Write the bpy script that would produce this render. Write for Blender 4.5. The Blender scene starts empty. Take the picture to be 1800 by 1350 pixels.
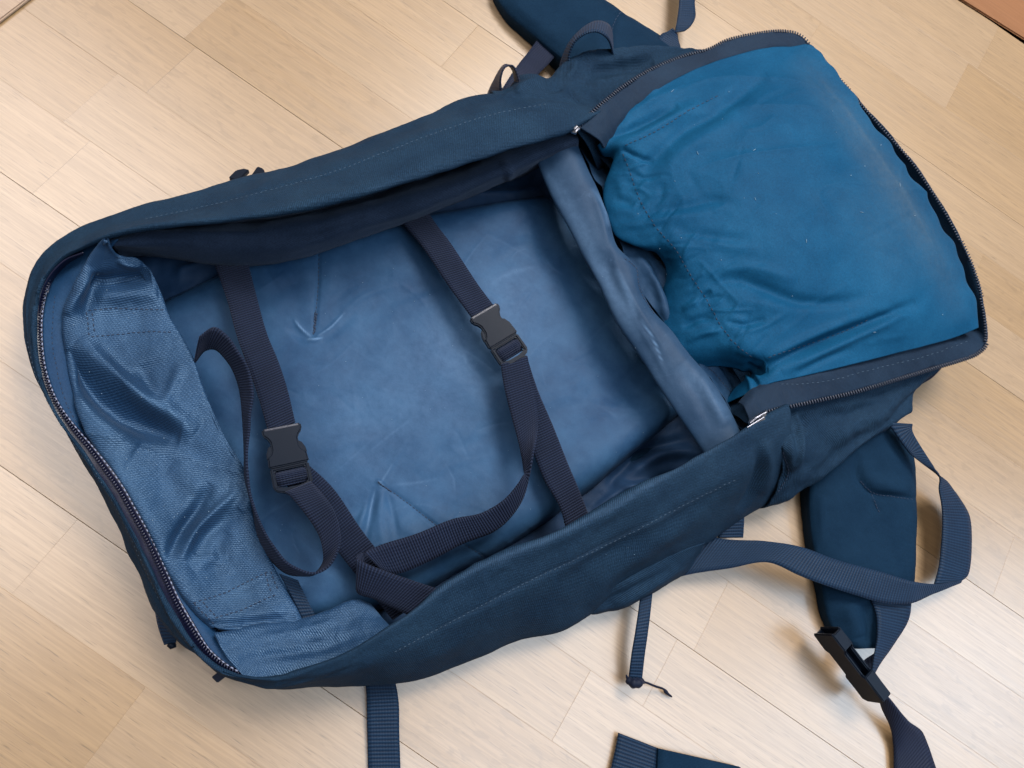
import bpy, bmesh, math, random
import numpy as np
from mathutils import Vector, Matrix
from mathutils.bvhtree import BVHTree

random.seed(7)
RNG = np.random.default_rng(11)
sc = bpy.context.scene
C = sc.collection

# ------------------------------------------------------------------ camera
F = 1352.0                       # focal length in photo pixels (photo 1800 x 1350)
VP = 3600.0                      # distance of the cross-plank vanishing point from the picture centre
DIST = 0.68                      # metres along the optical axis to the floor
d1 = np.array([0.8230, -0.5680, 0.0]); d1 /= np.linalg.norm(d1)      # plank direction in camera axes
d2 = np.array([0.5680 * VP, 0.8230 * VP, -F]); d2 /= np.linalg.norm(d2)
d2 -= d1 * d1.dot(d2); d2 /= np.linalg.norm(d2)
d3 = np.cross(d1, d2)
RW = np.stack([d1, d2, d3])      # camera axes -> world
H = DIST * d3[2]
CAM = np.array([0.0, 0.0, H])
cam_data = bpy.data.cameras.new("camera")
cam = bpy.data.objects.new("camera", cam_data)
C.objects.link(cam)
M4 = Matrix([list(RW[0]) + [0], list(RW[1]) + [0], list(RW[2]) + [H], [0, 0, 0, 1]])
cam.matrix_world = M4
cam_data.sensor_width = 36.0
cam_data.lens = F / 1800.0 * 36.0
cam_data.clip_start = 0.01
cam_data.clip_end = 100.0
sc.camera = cam


def W(px, py, z=0.0):
    """the place at height z (cm) seen at photo pixel px, py"""
    v = RW @ np.array([px - 900.0, 675.0 - py, -F])
    t = (z * 0.01 - H) / v[2]
    return CAM + v * t


def WA(a):
    a = np.asarray(a, float)
    v = np.stack([a[:, 0] - 900.0, 675.0 - a[:, 1], np.full(len(a), -F)], 1) @ RW.T
    t = (a[:, 2] * 0.01 - H) / v[:, 2]
    return CAM + v * t[:, None]


def PX(p):
    """photo pixel of world points (n x 3)"""
    c = (np.asarray(p) - CAM) @ RW
    return np.stack([900.0 + F * c[..., 0] / -c[..., 2], 675.0 - F * c[..., 1] / -c[..., 2]], -1)


# ------------------------------------------------------------------ light
sc.view_settings.view_transform = 'Standard'
sc.view_settings.look = 'None'
sc.view_settings.exposure = 0.15
sc.view_settings.gamma = 1.0
world = bpy.data.worlds.new("World")
sc.world = world
world.use_nodes = True
bg = world.node_tree.nodes["Background"]
bg.inputs[0].default_value = (1.0, 0.97, 0.95, 1)
bg.inputs[1].default_value = 0.22


def area(name, direction, dist, size, size_y, power, col):
    l = bpy.data.lights.new(name, 'AREA')
    l.shape = 'RECTANGLE'; l.size = size; l.size_y = size_y
    l.energy = power; l.color = col
    o = bpy.data.objects.new(name, l); C.objects.link(o)
    d = Vector(direction).normalized()
    o.location = Vector(W(900, 700)) + d * dist
    o.rotation_euler = d.to_track_quat('Z', 'Y').to_euler()
    return o


def imgdir(dx, dy, elev):
    """world direction: towards dx, dy of the photo (dy up), elev degrees above the floor"""
    a = RW @ np.array([dx, dy, 0.0]); a[2] = 0; a /= np.linalg.norm(a)
    e = math.radians(elev)
    return (a[0] * math.cos(e), a[1] * math.cos(e), math.sin(e))


area("window_light", imgdir(0.56, 0.83, 60), 3.0, 1.1, 1.1, 106.0, (1.0, 0.98, 0.96))
area("side_window_light", imgdir(1.0, -0.22, 43), 2.6, 0.95, 0.95, 15.0, (0.62, 0.80, 1.0))


def mirror_lamp(name, px, py, h, size, power, col):
    """an added lamp, not a window of the room, whose reflection in the floor lies about photo pixel px, py"""
    p = W(px, py); k = (h + H) / H
    tgt = Vector(p); o = area(name, (0, 0, 1), 1.0, size, size, power, col)
    o.location = (p[0] * k, p[1] * k, h)
    o.rotation_euler = (Vector(o.location) - tgt).to_track_quat('Z', 'Y').to_euler()


mirror_lamp("far_sheen_lamp", 0, 560, 2.3, 1.9, 40.0, (0.97, 0.93, 0.93))  # added for a ceiling-like sheen on the left floor, no window there
mirror_lamp("near_sheen_lamp", 1000, 1400, 2.3, 1.5, 26.0, (0.70, 0.84, 1.0))  # added only to lay a cool sheen over the near floor

# ------------------------------------------------------------------ numeric helpers


def hermite(P, t, ts):
    """Catmull-Rom through knots P at parameters t, sampled at ts"""
    P = np.asarray(P, float); t = np.asarray(t, float)
    n = len(P)
    if n == 2:
        k = (ts - t[0]) / (t[1] - t[0])
        return P[0] + (P[1] - P[0]) * k[:, None]
    m = np.zeros_like(P)
    d = (P[1:] - P[:-1]) / (t[1:] - t[:-1])[:, None]
    h = (t[1:] - t[:-1])
    m[1:-1] = (d[:-1] * h[1:, None] + d[1:] * h[:-1, None]) / (h[1:] + h[:-1])[:, None]
    m[0] = d[0]; m[-1] = d[-1]
    i = np.clip(np.searchsorted(t, ts, side='right') - 1, 0, n - 2)
    hh = (t[i + 1] - t[i]); s = ((ts - t[i]) / hh)[:, None]; hh = hh[:, None]
    return ((2 * s**3 - 3 * s**2 + 1) * P[i] + (s**3 - 2 * s**2 + s) * hh * m[i]
            + (-2 * s**3 + 3 * s**2) * P[i + 1] + (s**3 - s**2) * hh * m[i + 1])


def rail(pts, n):
    """n world points along a curve of (px, py, z) knots"""
    P = WA(pts)
    L = np.r_[0, np.cumsum(np.linalg.norm(P[1:] - P[:-1], axis=1) + 1e-6)]
    L /= L[-1]
    return hermite(P, L, np.linspace(0, 1, n))


def rail_sections(secs, ns):
    K, T = [], []
    for k, s in enumerate(secs):
        P = WA(s)
        L = np.r_[0, np.cumsum(np.linalg.norm(P[1:] - P[:-1], axis=1) + 1e-6)]; L /= L[-1]
        st = 0 if k == 0 else 1
        K.append(P[st:]); T.append(k + L[st:])
    K = np.concatenate(K); T = np.concatenate(T)
    ts = np.concatenate([np.linspace(k, k + 1, n, endpoint=False) for k, n in enumerate(ns)] + [[len(ns)]])
    return hermite(K, T, ts)


def loft(rails, m):
    """grid (m, n, 3) smooth across rails"""
    R = np.stack(rails)                      # r, n, 3
    r, n, _ = R.shape
    L = np.r_[0, np.cumsum(np.linalg.norm(R[1:] - R[:-1], axis=2).mean(1) + 1e-6)]; L /= L[-1]
    ts = np.linspace(0, 1, m)
    G = hermite(R.reshape(r, n * 3), L, ts)
    return G.reshape(m, n, 3)


def normals(G):
    du = np.gradient(G, axis=1); dv = np.gradient(G, axis=0)
    N = np.cross(du, dv); N /= np.linalg.norm(N, axis=2, keepdims=True) + 1e-12
    if N[..., 2].mean() < 0:
        N = -N
    return N


_LAT = RNG.random((32, 32, 32))


def vnoise(p):
    p = np.asarray(p); i = np.floor(p).astype(int); f = p - i; f = f * f * (3 - 2 * f)
    o = 0
    for a in (0, 1):
        for b in (0, 1):
            for c in (0, 1):
                w = (f[..., 0] if a else 1 - f[..., 0]) * (f[..., 1] if b else 1 - f[..., 1]) * (f[..., 2] if c else 1 - f[..., 2])
                o = o + w * _LAT[(i[..., 0] + a) % 32, (i[..., 1] + b) % 32, (i[..., 2] + c) % 32]
    return o * 2 - 1


def fbm(p, octaves=3):
    o, a, s = 0, 1.0, 1.0
    for k in range(octaves):
        o = o + a * vnoise(np.asarray(p) * s + 5.7 * k); a *= 0.5; s *= 2.03
    return o


def crease_field(G, creases):
    """sum of ridge / valley profiles (cm) traced in the photo: (polyline px, half width px, height cm)"""
    q = PX(G).reshape(-1, 2)
    out = np.zeros(len(q))
    for pts, w, amp in creases:
        pts = np.asarray(pts, float)
        if len(pts) > 2:
            L = np.r_[0, np.cumsum(np.linalg.norm(pts[1:] - pts[:-1], axis=1))]
            pts = hermite(pts, L, np.linspace(0, L[-1], 14))
        a = pts[:-1]; b = pts[1:]
        seg = np.linalg.norm(b - a, axis=1); cum = np.r_[0, np.cumsum(seg)]; tot = cum[-1]
        lo = pts.min(0) - 4 * w; hi = pts.max(0) + 4 * w
        idx = np.nonzero(((q > lo) & (q < hi)).all(1))[0]
        if not len(idx):
            continue
        qq = q[idx][:, None, :]
        ab = (b - a)[None]; t = ((qq - a[None]) * ab).sum(2) / (ab**2).sum(2)
        t = np.clip(t, 0, 1)
        d = np.linalg.norm(qq - (a[None] + ab * t[..., None]), axis=2)
        k = d.argmin(1); dm = d[np.arange(len(k)), k]; s = (cum[k] + t[np.arange(len(k)), k] * seg[k]) / tot
        taper = np.clip(np.sin(np.pi * np.clip(s, 0.0, 1.0)), 0, 1) ** 0.6
        out[idx] += amp * taper * np.exp(-(dm / w) ** 2)
    return out.reshape(G.shape[:2])


# ------------------------------------------------------------------ objects
O = W(800, 700)                                     # base of the backpack on the floor
O[2] = 0.0


def link(name, me, mat, parent=None, label=None, kind=None):
    o = bpy.data.objects.new(name, me)
    C.objects.link(o)
    if mat is not None:
        me.materials.append(mat)
    if parent is not None:
        o.parent = parent
    if label:
        o['label'] = label
    if kind:
        o['kind'] = kind
    return o


def mesh(name, V, Fc, mat, parent=None, smooth=True, uv=None, label=None, kind=None, origin=None):
    me = bpy.data.meshes.new(name)
    V = np.asarray(V, float) - (O if origin is None else origin)
    me.from_pydata(V.tolist(), [], [list(map(int, f)) for f in Fc])
    if smooth:
        me.polygons.foreach_set("use_smooth", np.ones(len(me.polygons), bool))
    if uv is not None:
        l = me.uv_layers.new(name="UVMap")
        idx = np.zeros(len(me.loops), int); me.loops.foreach_get("vertex_index", idx)
        l.data.foreach_set("uv", np.asarray(uv)[idx].ravel())
    me.update()
    return link(name, me, mat, parent, label, kind)


def grid_faces(m, n):
    i = np.arange(m * n).reshape(m, n)
    return np.stack([i[:-1, :-1], i[:-1, 1:], i[1:, 1:], i[1:, :-1]], -1).reshape(-1, 4)


def grid_uv(G):
    u = np.r_[0, np.cumsum(np.linalg.norm(G[:, 1:] - G[:, :-1], axis=2).mean(0))]
    v = np.r_[0, np.cumsum(np.linalg.norm(G[1:] - G[:-1], axis=2).mean(1))]
    uu, vv = np.meshgrid(u, v)
    return np.stack([uu, vv], -1).reshape(-1, 2)


BVH = {}


def sheet(name, G, mat, parent, creases=(), noise=(), thick=0.0016, key=None, label=None, wear_shine=(), ridges=(), fade=None):
    """a cloth sheet: grid + traced folds + fine rumples, with real thickness"""
    uv = grid_uv(G)
    N = normals(G)
    d = np.zeros(G.shape[:2])
    if creases:
        d += crease_field(G, creases) * 0.01
    for sc_, amp in noise:
        if np.isscalar(sc_):
            q = G * sc_
        else:
            u = uv.reshape(G.shape[0], G.shape[1], 2)
            q = np.stack([u[..., 0] * sc_[0], u[..., 1] * sc_[1], np.zeros_like(u[..., 0]) + 3.1], -1)
        d += fbm(q) * amp
    for sc_, amp, ang in ridges:
        u = uv.reshape(G.shape[0], G.shape[1], 2); ca, sa_ = math.cos(math.radians(ang)), math.sin(math.radians(ang))
        a_ = (u[..., 0] * ca + u[..., 1] * sa_) * sc_ * 0.45; b_ = (-u[..., 0] * sa_ + u[..., 1] * ca) * sc_
        q = np.stack([a_, b_, np.zeros_like(a_) + sc_], -1)
        q = q + 0.5 * np.stack([vnoise(q * 0.7 + 3), vnoise(q * 0.7 + 9), 0 * a_], -1)
        gate = np.clip(vnoise(q * 0.35 + 20) * 1.5 + 0.4, 0, 1)
        d += ((1 - np.abs(vnoise(q))) ** 4 - 0.25) * amp * gate
    if fade:
        vv_ = np.linspace(0, 1, G.shape[0])
        d *= (np.clip((vv_ - fade[0]) / 0.06, 0, 1) * np.clip((fade[1] - vv_) / 0.06, 0, 1))[:, None]
    wv = crease_field(G, wear_shine) if wear_shine else None
    G = G + N * d[..., None]
    m, n = G.shape[:2]
    Fc = grid_faces(m, n)
    a, b, c = G[0, 0], G[0, 1], G[1, 0]
    if normals_raw(G) < 0:
        Fc = Fc[:, ::-1]
    o = mesh(name, G.reshape(-1, 3), Fc, mat, parent, uv=uv, label=label)
    if wv is not None:
        at = o.data.attributes.new("wear_shine", 'FLOAT', 'POINT'); at.data.foreach_set("value", np.clip(wv, 0, 1).ravel().astype(np.float32))
    if thick:
        md = o.modifiers.new("thickness", 'SOLIDIFY'); md.thickness = thick; md.offset = -1
    if key:
        BVH[key] = BVHTree.FromPolygons([Vector(p) for p in G.reshape(-1, 3)], Fc.tolist())
    return o


def normals_raw(G):
    du = np.gradient(G, axis=1); dv = np.gradient(G, axis=0)
    return np.cross(du, dv)[..., 2].mean()


def on_surface(keys, pts, lift=0.0):
    """world points where the photo pixels meet a sheet, plus the sheet's normal"""
    if isinstance(keys, str):
        keys = [keys]
    res = []
    for px, py in pts:
        v = RW @ np.array([px - 900.0, 675.0 - py, -F]); v /= np.linalg.norm(v)
        best = None
        for k in keys:
            h = BVH[k].ray_cast(Vector(CAM), Vector(v))
            if h[0] is not None and (best is None or h[3] < best[2]):
                n = np.array(h[1])
                if n.dot(v) > 0:
                    n = -n
                best = (np.array(h[0]), n, h[3])
        if best is not None:
            res.append((best[0] + best[1] * lift, best[1]))
    return res


def resample(pts, step):
    pts = np.asarray(pts, float)
    L = np.r_[0, np.cumsum(np.linalg.norm(pts[1:] - pts[:-1], axis=1) + 1e-9)]
    n = max(2, int(L[-1] / step) + 1)
    return hermite(pts, L, np.linspace(0, L[-1], n))


def capsule(p, q, up, r, rz, V, Fc):
    """an elongated six-sided bead from p to q appended to V, Fc"""
    d = q - p; L = np.linalg.norm(d)
    if L < 1e-7:
        return
    d = d / L; s = np.cross(up, d); s /= np.linalg.norm(s) + 1e-9; u = np.cross(d, s)
    b = len(V)
    V.append(p)
    for t, k in ((0.18, 0.85), (0.5, 1.0), (0.82, 0.85)):
        c = p + d * (L * t)
        for a in range(6):
            an = a * math.pi / 3
            V.append(c + s * (math.cos(an) * r * k) + u * (math.sin(an) * rz * k))
    V.append(q)
    for a in range(6):
        n = (a + 1) % 6
        Fc.append((b, b + 1 + n, b + 1 + a))
        for k in range(2):
            o = b + 1 + 6 * k
            Fc.append((o + a, o + n, o + 6 + n, o + 6 + a))
        Fc.append((b + 13 + a, b + 13 + n, b + 19))


def stitches(parent, mat, lines, keys, ln=6.0, gap=3.0, r=0.00042, lift=0.0002, name="stitching"):
    V, Fc = [], []
    for line in lines:
        q = resample(line, 1.0)
        k = 0.0
        while k + ln < len(q):
            a, b = q[int(k)], q[int(k + ln)]
            j = RNG.normal(0, 0.35, 2)
            h = on_surface(keys, [a + j, b + j], lift)
            if len(h) == 2 and np.linalg.norm(h[0][0] - h[1][0]) < 0.012:
                capsule(h[0][0], h[1][0], h[0][1], r, r * 0.8, V, Fc)
            k += ln + gap
    if V:
        return mesh(name, V, Fc, mat, parent, kind="stuff")


def tube(name, P, radii, mat, parent, sides=8, kind=None):
    P = np.asarray(P, float); n = len(P)
    T = np.gradient(P, axis=0); T /= np.linalg.norm(T, axis=1, keepdims=True) + 1e-12
    V = []
    up = np.array([0.13, 0.2, 1.0])
    for i in range(n):
        s = np.cross(up, T[i]); s /= np.linalg.norm(s) + 1e-12; u = np.cross(T[i], s)
        r = radii[i] if not np.isscalar(radii) else radii
        for a in range(sides):
            an = 2 * math.pi * a / sides
            V.append(P[i] + (s * math.cos(an) + u * math.sin(an)) * r)
    Fc = []
    for i in range(n - 1):
        for a in range(sides):
            b = (a + 1) % sides
            Fc.append((i * sides + a, i * sides + b, (i + 1) * sides + b, (i + 1) * sides + a))
    Fc.append(tuple(range(sides))[::-1]); Fc.append(tuple(range((n - 1) * sides, n * sides)))
    return mesh(name, V, Fc, mat, parent, kind=kind)


# ------------------------------------------------------------------ materials


class NT:
    def __init__(self, name):
        self.m = bpy.data.materials.new(name); self.m.use_nodes = True
        self.t = self.m.node_tree
        self.b = self.t.nodes["Principled BSDF"]

    def n(self, typ, **kw):
        x = self.t.nodes.new(typ)
        for k, v in kw.items():
            if k.startswith('_'):
                setattr(x, k[1:], v)
            else:
                x.inputs[k.replace('__', ' ')].default_value = v
        return x

    def l(self, a, ao, b, bi):
        self.t.links.new(a.outputs[ao], b.inputs[bi])

    def math(self, op, a, b=None):
        x = self.n('ShaderNodeMath', _operation=op)
        for i, v in enumerate((a, b)):
            if v is None:
                continue
            if isinstance(v, tuple):
                self.t.links.new(v[0].outputs[v[1]], x.inputs[i])
            else:
                x.inputs[i].default_value = v
        return x

    def ramp(self, src, so, stops):
        r = self.n('ShaderNodeValToRGB')
        e = r.color_ramp.elements
        while len(e) < len(stops):
            e.new(0.5)
        for k, (p, c) in enumerate(stops):
            e[k].position = p; e[k].color = (c, c, c, 1) if np.isscalar(c) else tuple(c) + (1,)
        self.l(src, so, r, 0)
        return r

    def mix(self, fac, a, b, mode='MIX'):
        x = self.n('ShaderNodeMix', _data_type='RGBA', _blend_type=mode)
        for i, v in ((0, fac), (6, a), (7, b)):
            if isinstance(v, tuple) and len(v) == 2 and not np.isscalar(v[0]):
                self.t.links.new(v[0].outputs[v[1]], x.inputs[i])
            elif np.isscalar(v):
                x.inputs[i].default_value = v
            else:
                x.inputs[i].default_value = tuple(v) + (1,)
        return x


def cloth(name, col, col2, rough=0.75, sheen=0.25, twill=None, tw_strength=0.25, mottle=22.0, mottle_lo=0.35, mottle_hi=0.7,
          fine=0.12, streak=0.0, fuzz=None, spec=0.3, scuff=0.0, sheen_tint=(0.55, 0.68, 0.9), wear_shine_col=(0.10, 0.18, 0.30), spec_tint=None):
    k = NT(name)
    tc = k.n('ShaderNodeTexCoord')
    no = k.n('ShaderNodeTexNoise', Scale=mottle, Detail=6.0, Roughness=0.62)
    k.l(tc, 'Object', no, 'Vector')
    r = k.ramp(no, 'Fac', [(mottle_lo, 0.0), (mottle_hi, 1.0)])
    cm = k.mix((r, 'Color'), col, col2)
    last = cm
    fn = k.n('ShaderNodeTexNoise', Scale=850.0, Detail=2.0, Roughness=0.7)
    k.l(tc, 'Object', fn, 'Vector')
    fr = k.ramp(fn, 'Fac', [(0.3, 1 - fine * 2.2), (0.7, 1 + 0.0)])
    last = k.mix(1.0, (last, 2), (fr, 'Color'), 'MULTIPLY')
    if scuff:
        mp = k.n('ShaderNodeMapping'); mp.inputs['Scale'].default_value = (1, 1, 1)
        s1 = k.n('ShaderNodeTexNoise', Scale=70.0, Detail=8.0, Roughness=0.75, Distortion=1.4)
        k.l(tc, 'Object', s1, 'Vector')
        sr = k.ramp(s1, 'Fac', [(0.58, 0.0), (0.78, 1.0)])
        sm = k.math('MULTIPLY', (sr, 'Color'), scuff)
        last = k.mix((sm, 0), (last, 2), tuple(min(1, c * 2.0 + 0.03) for c in col2))
    wa = k.n('ShaderNodeAttribute', _attribute_name='wear_shine')
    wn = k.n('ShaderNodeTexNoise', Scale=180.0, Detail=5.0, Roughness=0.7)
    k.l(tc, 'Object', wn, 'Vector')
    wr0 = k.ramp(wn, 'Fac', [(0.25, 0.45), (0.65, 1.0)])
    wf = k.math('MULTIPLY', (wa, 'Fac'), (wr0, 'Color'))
    last = k.mix((wf, 0), (last, 2), wear_shine_col)
    # bump
    bumps = None
    if twill:
        pitch, ang = twill
        uvn = k.n('ShaderNodeUVMap')
        mp = k.n('ShaderNodeMapping'); mp.inputs['Rotation'].default_value = (0, 0, math.radians(ang))
        k.l(uvn, 'UV', mp, 'Vector')
        wv = k.n('ShaderNodeTexWave', _wave_type='BANDS', _bands_direction='X', Scale=2 * math.pi / 20.0 / pitch, Distortion=1.6, Detail=2.0)
        wv.inputs['Detail Scale'].default_value = 6.0
        k.l(mp, 'Vector', wv, 'Vector')
        mp2 = k.n('ShaderNodeMapping'); mp2.inputs['Rotation'].default_value = (0, 0, math.radians(ang + 62))
        k.l(uvn, 'UV', mp2, 'Vector')
        wv2 = k.n('ShaderNodeTexWave', _wave_type='BANDS', _bands_direction='X', Scale=2 * math.pi / 20.0 / (pitch * 1.25), Distortion=1.2, Detail=2.0)
        k.l(mp2, 'Vector', wv2, 'Vector')
        ad = k.math('MULTIPLY', (wv, 'Fac'), (wv2, 'Fac'))
        ad2 = k.math('ADD', (ad, 0), (wv, 'Fac'))
        b = k.n('ShaderNodeBump', Strength=tw_strength, Distance=0.0006)
        k.l(ad2, 0, b, 'Height')
        bumps = b
        wr = k.ramp(ad2, 0, [(0.15, 0.72), (0.95, 1.0)])
        last = k.mix(1.0, (last, 2), (wr, 'Color'), 'MULTIPLY')
    bn = k.n('ShaderNodeTexNoise', Scale=260.0, Detail=4.0, Roughness=0.6)
    k.l(tc, 'Object', bn, 'Vector')
    b2 = k.n('ShaderNodeBump', Strength=0.16, Distance=0.0012)
    k.l(bn, 'Fac', b2, 'Height')
    if bumps:
        k.l(bumps, 'Normal', b2, 'Normal')
    k.l(b2, 'Normal', k.b, 'Normal')
    k.l(last, 2, k.b, 'Base Color')
    k.b.inputs['Roughness'].default_value = rough
    k.b.inputs['Specular IOR Level'].default_value = spec
    if spec_tint:
        k.b.inputs['Specular Tint'].default_value = tuple(spec_tint) + (1,)
    k.b.inputs['Sheen Weight'].default_value = sheen
    k.b.inputs['Sheen Roughness'].default_value = 0.45
    k.b.inputs['Sheen Tint'].default_value = tuple(sheen_tint) + (1,)
    return k.m


def webbing(name, col, col2, pitch=0.0023, strength=0.9, rough=0.55, cross=0.0):
    k = NT(name)
    uvn = k.n('ShaderNodeUVMap')
    wv = k.n('ShaderNodeTexWave', _wave_type='BANDS', _bands_direction='X', Scale=2 * math.pi / 20.0 / pitch, Distortion=0.25, Detail=1.0)
    k.l(uvn, 'UV', wv, 'Vector')
    wy = k.n('ShaderNodeTexWave', _wave_type='BANDS', _bands_direction='Y', Scale=2 * math.pi / 20.0 / 0.0021, Distortion=0.3, Detail=1.0)
    k.l(uvn, 'UV', wy, 'Vector')
    m1 = k.math('MULTIPLY', (wy, 'Fac'), 0.25 + cross)
    h = k.math('ADD', (wv, 'Fac'), (m1, 0))
    b = k.n('ShaderNodeBump', Strength=strength, Distance=0.0009)
    k.l(h, 0, b, 'Height')
    k.l(b, 'Normal', k.b, 'Normal')
    r = k.ramp(h, 0, [(0.15, 0.0), (1.1, 1.0)])
    tc = k.n('ShaderNodeTexCoord')
    no = k.n('ShaderNodeTexNoise', Scale=60.0, Detail=4.0)
    k.l(tc, 'Object', no, 'Vector')
    cm = k.mix((r, 'Color'), col, col2)
    nr = k.ramp(no, 'Fac', [(0.3, 0.82), (0.7, 1.0)])
    cc = k.mix(1.0, (cm, 2), (nr, 'Color'), 'MULTIPLY')
    k.l(cc, 2, k.b, 'Base Color')
    k.b.inputs['Roughness'].default_value = rough
    k.b.inputs['Specular IOR Level'].default_value = 0.14
    k.b.inputs['Sheen Weight'].default_value = 0.06
    k.b.inputs['Sheen Tint'].default_value = (0.6, 0.65, 0.95, 1)
    return k.m


def plain(name, col, rough=0.5, metal=0.0, bump=0.0, bscale=300.0, spec=0.5):
    k = NT(name)
    tc = k.n('ShaderNodeTexCoord')
    no = k.n('ShaderNodeTexNoise', Scale=bscale, Detail=4.0)
    k.l(tc, 'Object', no, 'Vector')
    r = k.ramp(no, 'Fac', [(0.3, 0.8), (0.7, 1.0)])
    cm = k.mix(1.0, col, (r, 'Color'), 'MULTIPLY')
    k.l(cm, 2, k.b, 'Base Color')
    if bump:
        b = k.n('ShaderNodeBump', Strength=bump, Distance=0.0004)
        k.l(no, 'Fac', b, 'Height'); k.l(b, 'Normal', k.b, 'Normal')
    k.b.inputs['Roughness'].default_value = rough
    k.b.inputs['Metallic'].default_value = metal
    k.b.inputs['Specular IOR Level'].default_value = spec
    return k.m


def oak(name, base, dark, flake=0.0, pores=1.0, coat=1.0):
    """sawn oak: long grain, short pores, a satin lacquer; each plank shifted by its own random number"""
    k = NT(name)
    tc = k.n('ShaderNodeTexCoord'); oi = k.n('ShaderNodeObjectInfo')
    off = k.n('ShaderNodeCombineXYZ')
    o1 = k.math('MULTIPLY', (oi, 'Random'), 31.0); o2 = k.math('MULTIPLY', (oi, 'Random'), 17.0)
    k.l(o1, 0, off, 'X'); k.l(o2, 0, off, 'Y'); k.l(o2, 0, off, 'Z')
    ad = k.n('ShaderNodeVectorMath', _operation='ADD')
    k.l(tc, 'Object', ad, 0); k.l(off, 'Vector', ad, 1)

    def stretched(sx, sy, rot=0.0):
        mp = k.n('ShaderNodeMapping'); mp.inputs['Scale'].default_value = (sx, sy, sy)
        mp.inputs['Rotation'].default_value = (0, 0, rot)
        k.l(ad, 'Vector', mp, 'Vector')
        return mp
    g = k.n('ShaderNodeTexNoise', Scale=1.0, Detail=6.0, Roughness=0.6, Distortion=0.4)
    k.l(stretched(6.0, 210.0), 'Vector', g, 'Vector')
    gr = k.ramp(g, 'Fac', [(0.22, 0.0), (0.70, 1.0)])
    f = k.n('ShaderNodeTexNoise', Scale=1.0, Detail=4.0, Roughness=0.7)
    k.l(stretched(22.0, 850.0), 'Vector', f, 'Vector')
    fr = k.ramp(f, 'Fac', [(0.40, 0.0), (0.60, 1.0)])
    f3 = k.n('ShaderNodeTexNoise', Scale=1.0, Detail=3.0, Roughness=0.6)
    k.l(stretched(14.0, 560.0), 'Vector', f3, 'Vector')
    fr3 = k.ramp(f3, 'Fac', [(0.44, 1.0), (0.56, 0.0)])
    p = k.n('ShaderNodeTexNoise', Scale=1.0, Detail=2.0, Roughness=0.5)
    k.l(stretched(55.0, 1100.0), 'Vector', p, 'Vector')
    pr = k.ramp(p, 'Fac', [(0.27, 1.0), (0.38, 0.0)])
    big = k.n('ShaderNodeTexNoise', Scale=1.0, Detail=3.0, Roughness=0.5)
    k.l(stretched(3.0, 14.0), 'Vector', big, 'Vector')
    bigr = k.ramp(big, 'Fac', [(0.3, 0.93), (0.7, 1.0)])
    c = k.mix((gr, 'Color'), dark, base)
    ff = k.math('MULTIPLY', (fr, 'Color'), 0.55)
    c = k.mix((ff, 0), (c, 2), tuple(min(1, x * 1.07) for x in base))
    f3m = k.math('MULTIPLY', (fr3, 'Color'), 0.42)
    c = k.mix((f3m, 0), (c, 2), tuple(x * 0.88 for x in dark))
    pf = k.math('MULTIPLY', (pr, 'Color'), 0.75 * pores)
    c = k.mix((pf, 0), (c, 2), tuple(x * 0.55 for x in dark))
    c = k.mix(1.0, (c, 2), (bigr, 'Color'), 'MULTIPLY')
    if flake:
        fl = k.n('ShaderNodeTexNoise', Scale=1.0, Detail=3.0, Distortion=0.8)
        k.l(stretched(60.0, 190.0, 0.45), 'Vector', fl, 'Vector')
        flr = k.ramp(fl, 'Fac', [(0.56, 0.0), (0.64, 1.0), ])
        fm = k.math('MULTIPLY', (flr, 'Color'), flake)
        c = k.mix((fm, 0), (c, 2), tuple(x * 0.8 for x in dark))
    # per plank tone
    hs = k.n('ShaderNodeHueSaturation')
    v = k.math('MULTIPLY', (oi, 'Random'), 0.14); v2 = k.math('ADD', (v, 0), 0.92)
    s = k.math('MULTIPLY', (oi, 'Random'), -0.16); s2 = k.math('ADD', (s, 0), 1.06)
    k.l(v2, 0, hs, 'Value'); k.l(s2, 0, hs, 'Saturation'); k.l(c, 2, hs, 'Color')
    k.l(hs, 'Color', k.b, 'Base Color')
    hgt = k.math('SUBTRACT', (f, 'Fac'), (pr, 'Color'))
    b = k.n('ShaderNodeBump', Strength=0.10, Distance=0.0006)
    k.l(hgt, 0, b, 'Height'); k.l(b, 'Normal', k.b, 'Normal')
    rr = k.ramp(g, 'Fac', [(0.3, 0.40), (0.7, 0.31)])
    k.l(rr, 'Color', k.b, 'Roughness')
    k.b.inputs['Specular IOR Level'].default_value = 0.8 if coat > 0.5 else 0.3
    k.b.inputs['Coat Weight'].default_value = coat
    k.b.inputs['Coat IOR'].default_value = 1.7
    k.b.inputs['Coat Roughness'].default_value = 0.28
    return k.m


M = {}
M['oak'] = oak("oak", (0.338, 0.214, 0.109), (0.256, 0.156, 0.075))
M['oak_flake'] = oak("oak_flake", (0.328, 0.206, 0.104), (0.247, 0.150, 0.071), flake=0.45, pores=0.6)
M['gap'] = plain("floor_gap", (0.10, 0.06, 0.035), 0.9)
M['brown'] = oak("brown_wood", (0.235, 0.100, 0.040), (0.215, 0.090, 0.035), pores=0.2, coat=0.1)
M['edge_wood'] = oak("edge_wood", (0.36, 0.245, 0.165), (0.32, 0.215, 0.14), pores=0.3, coat=0.2)
M['outer'] = cloth("outer_canvas", (0.0088, 0.0285, 0.060), (0.0150, 0.042, 0.080), twill=(0.0014, 35), tw_strength=0.45, sheen=0.0, spec=0.10, fine=0.22)
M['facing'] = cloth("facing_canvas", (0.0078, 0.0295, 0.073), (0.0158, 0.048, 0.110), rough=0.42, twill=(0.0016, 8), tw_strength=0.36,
                    sheen=0.06, spec=0.60, mottle=30.0, spec_tint=(0.45, 0.70, 1.0), wear_shine_col=(0.055, 0.115, 0.20))
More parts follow.
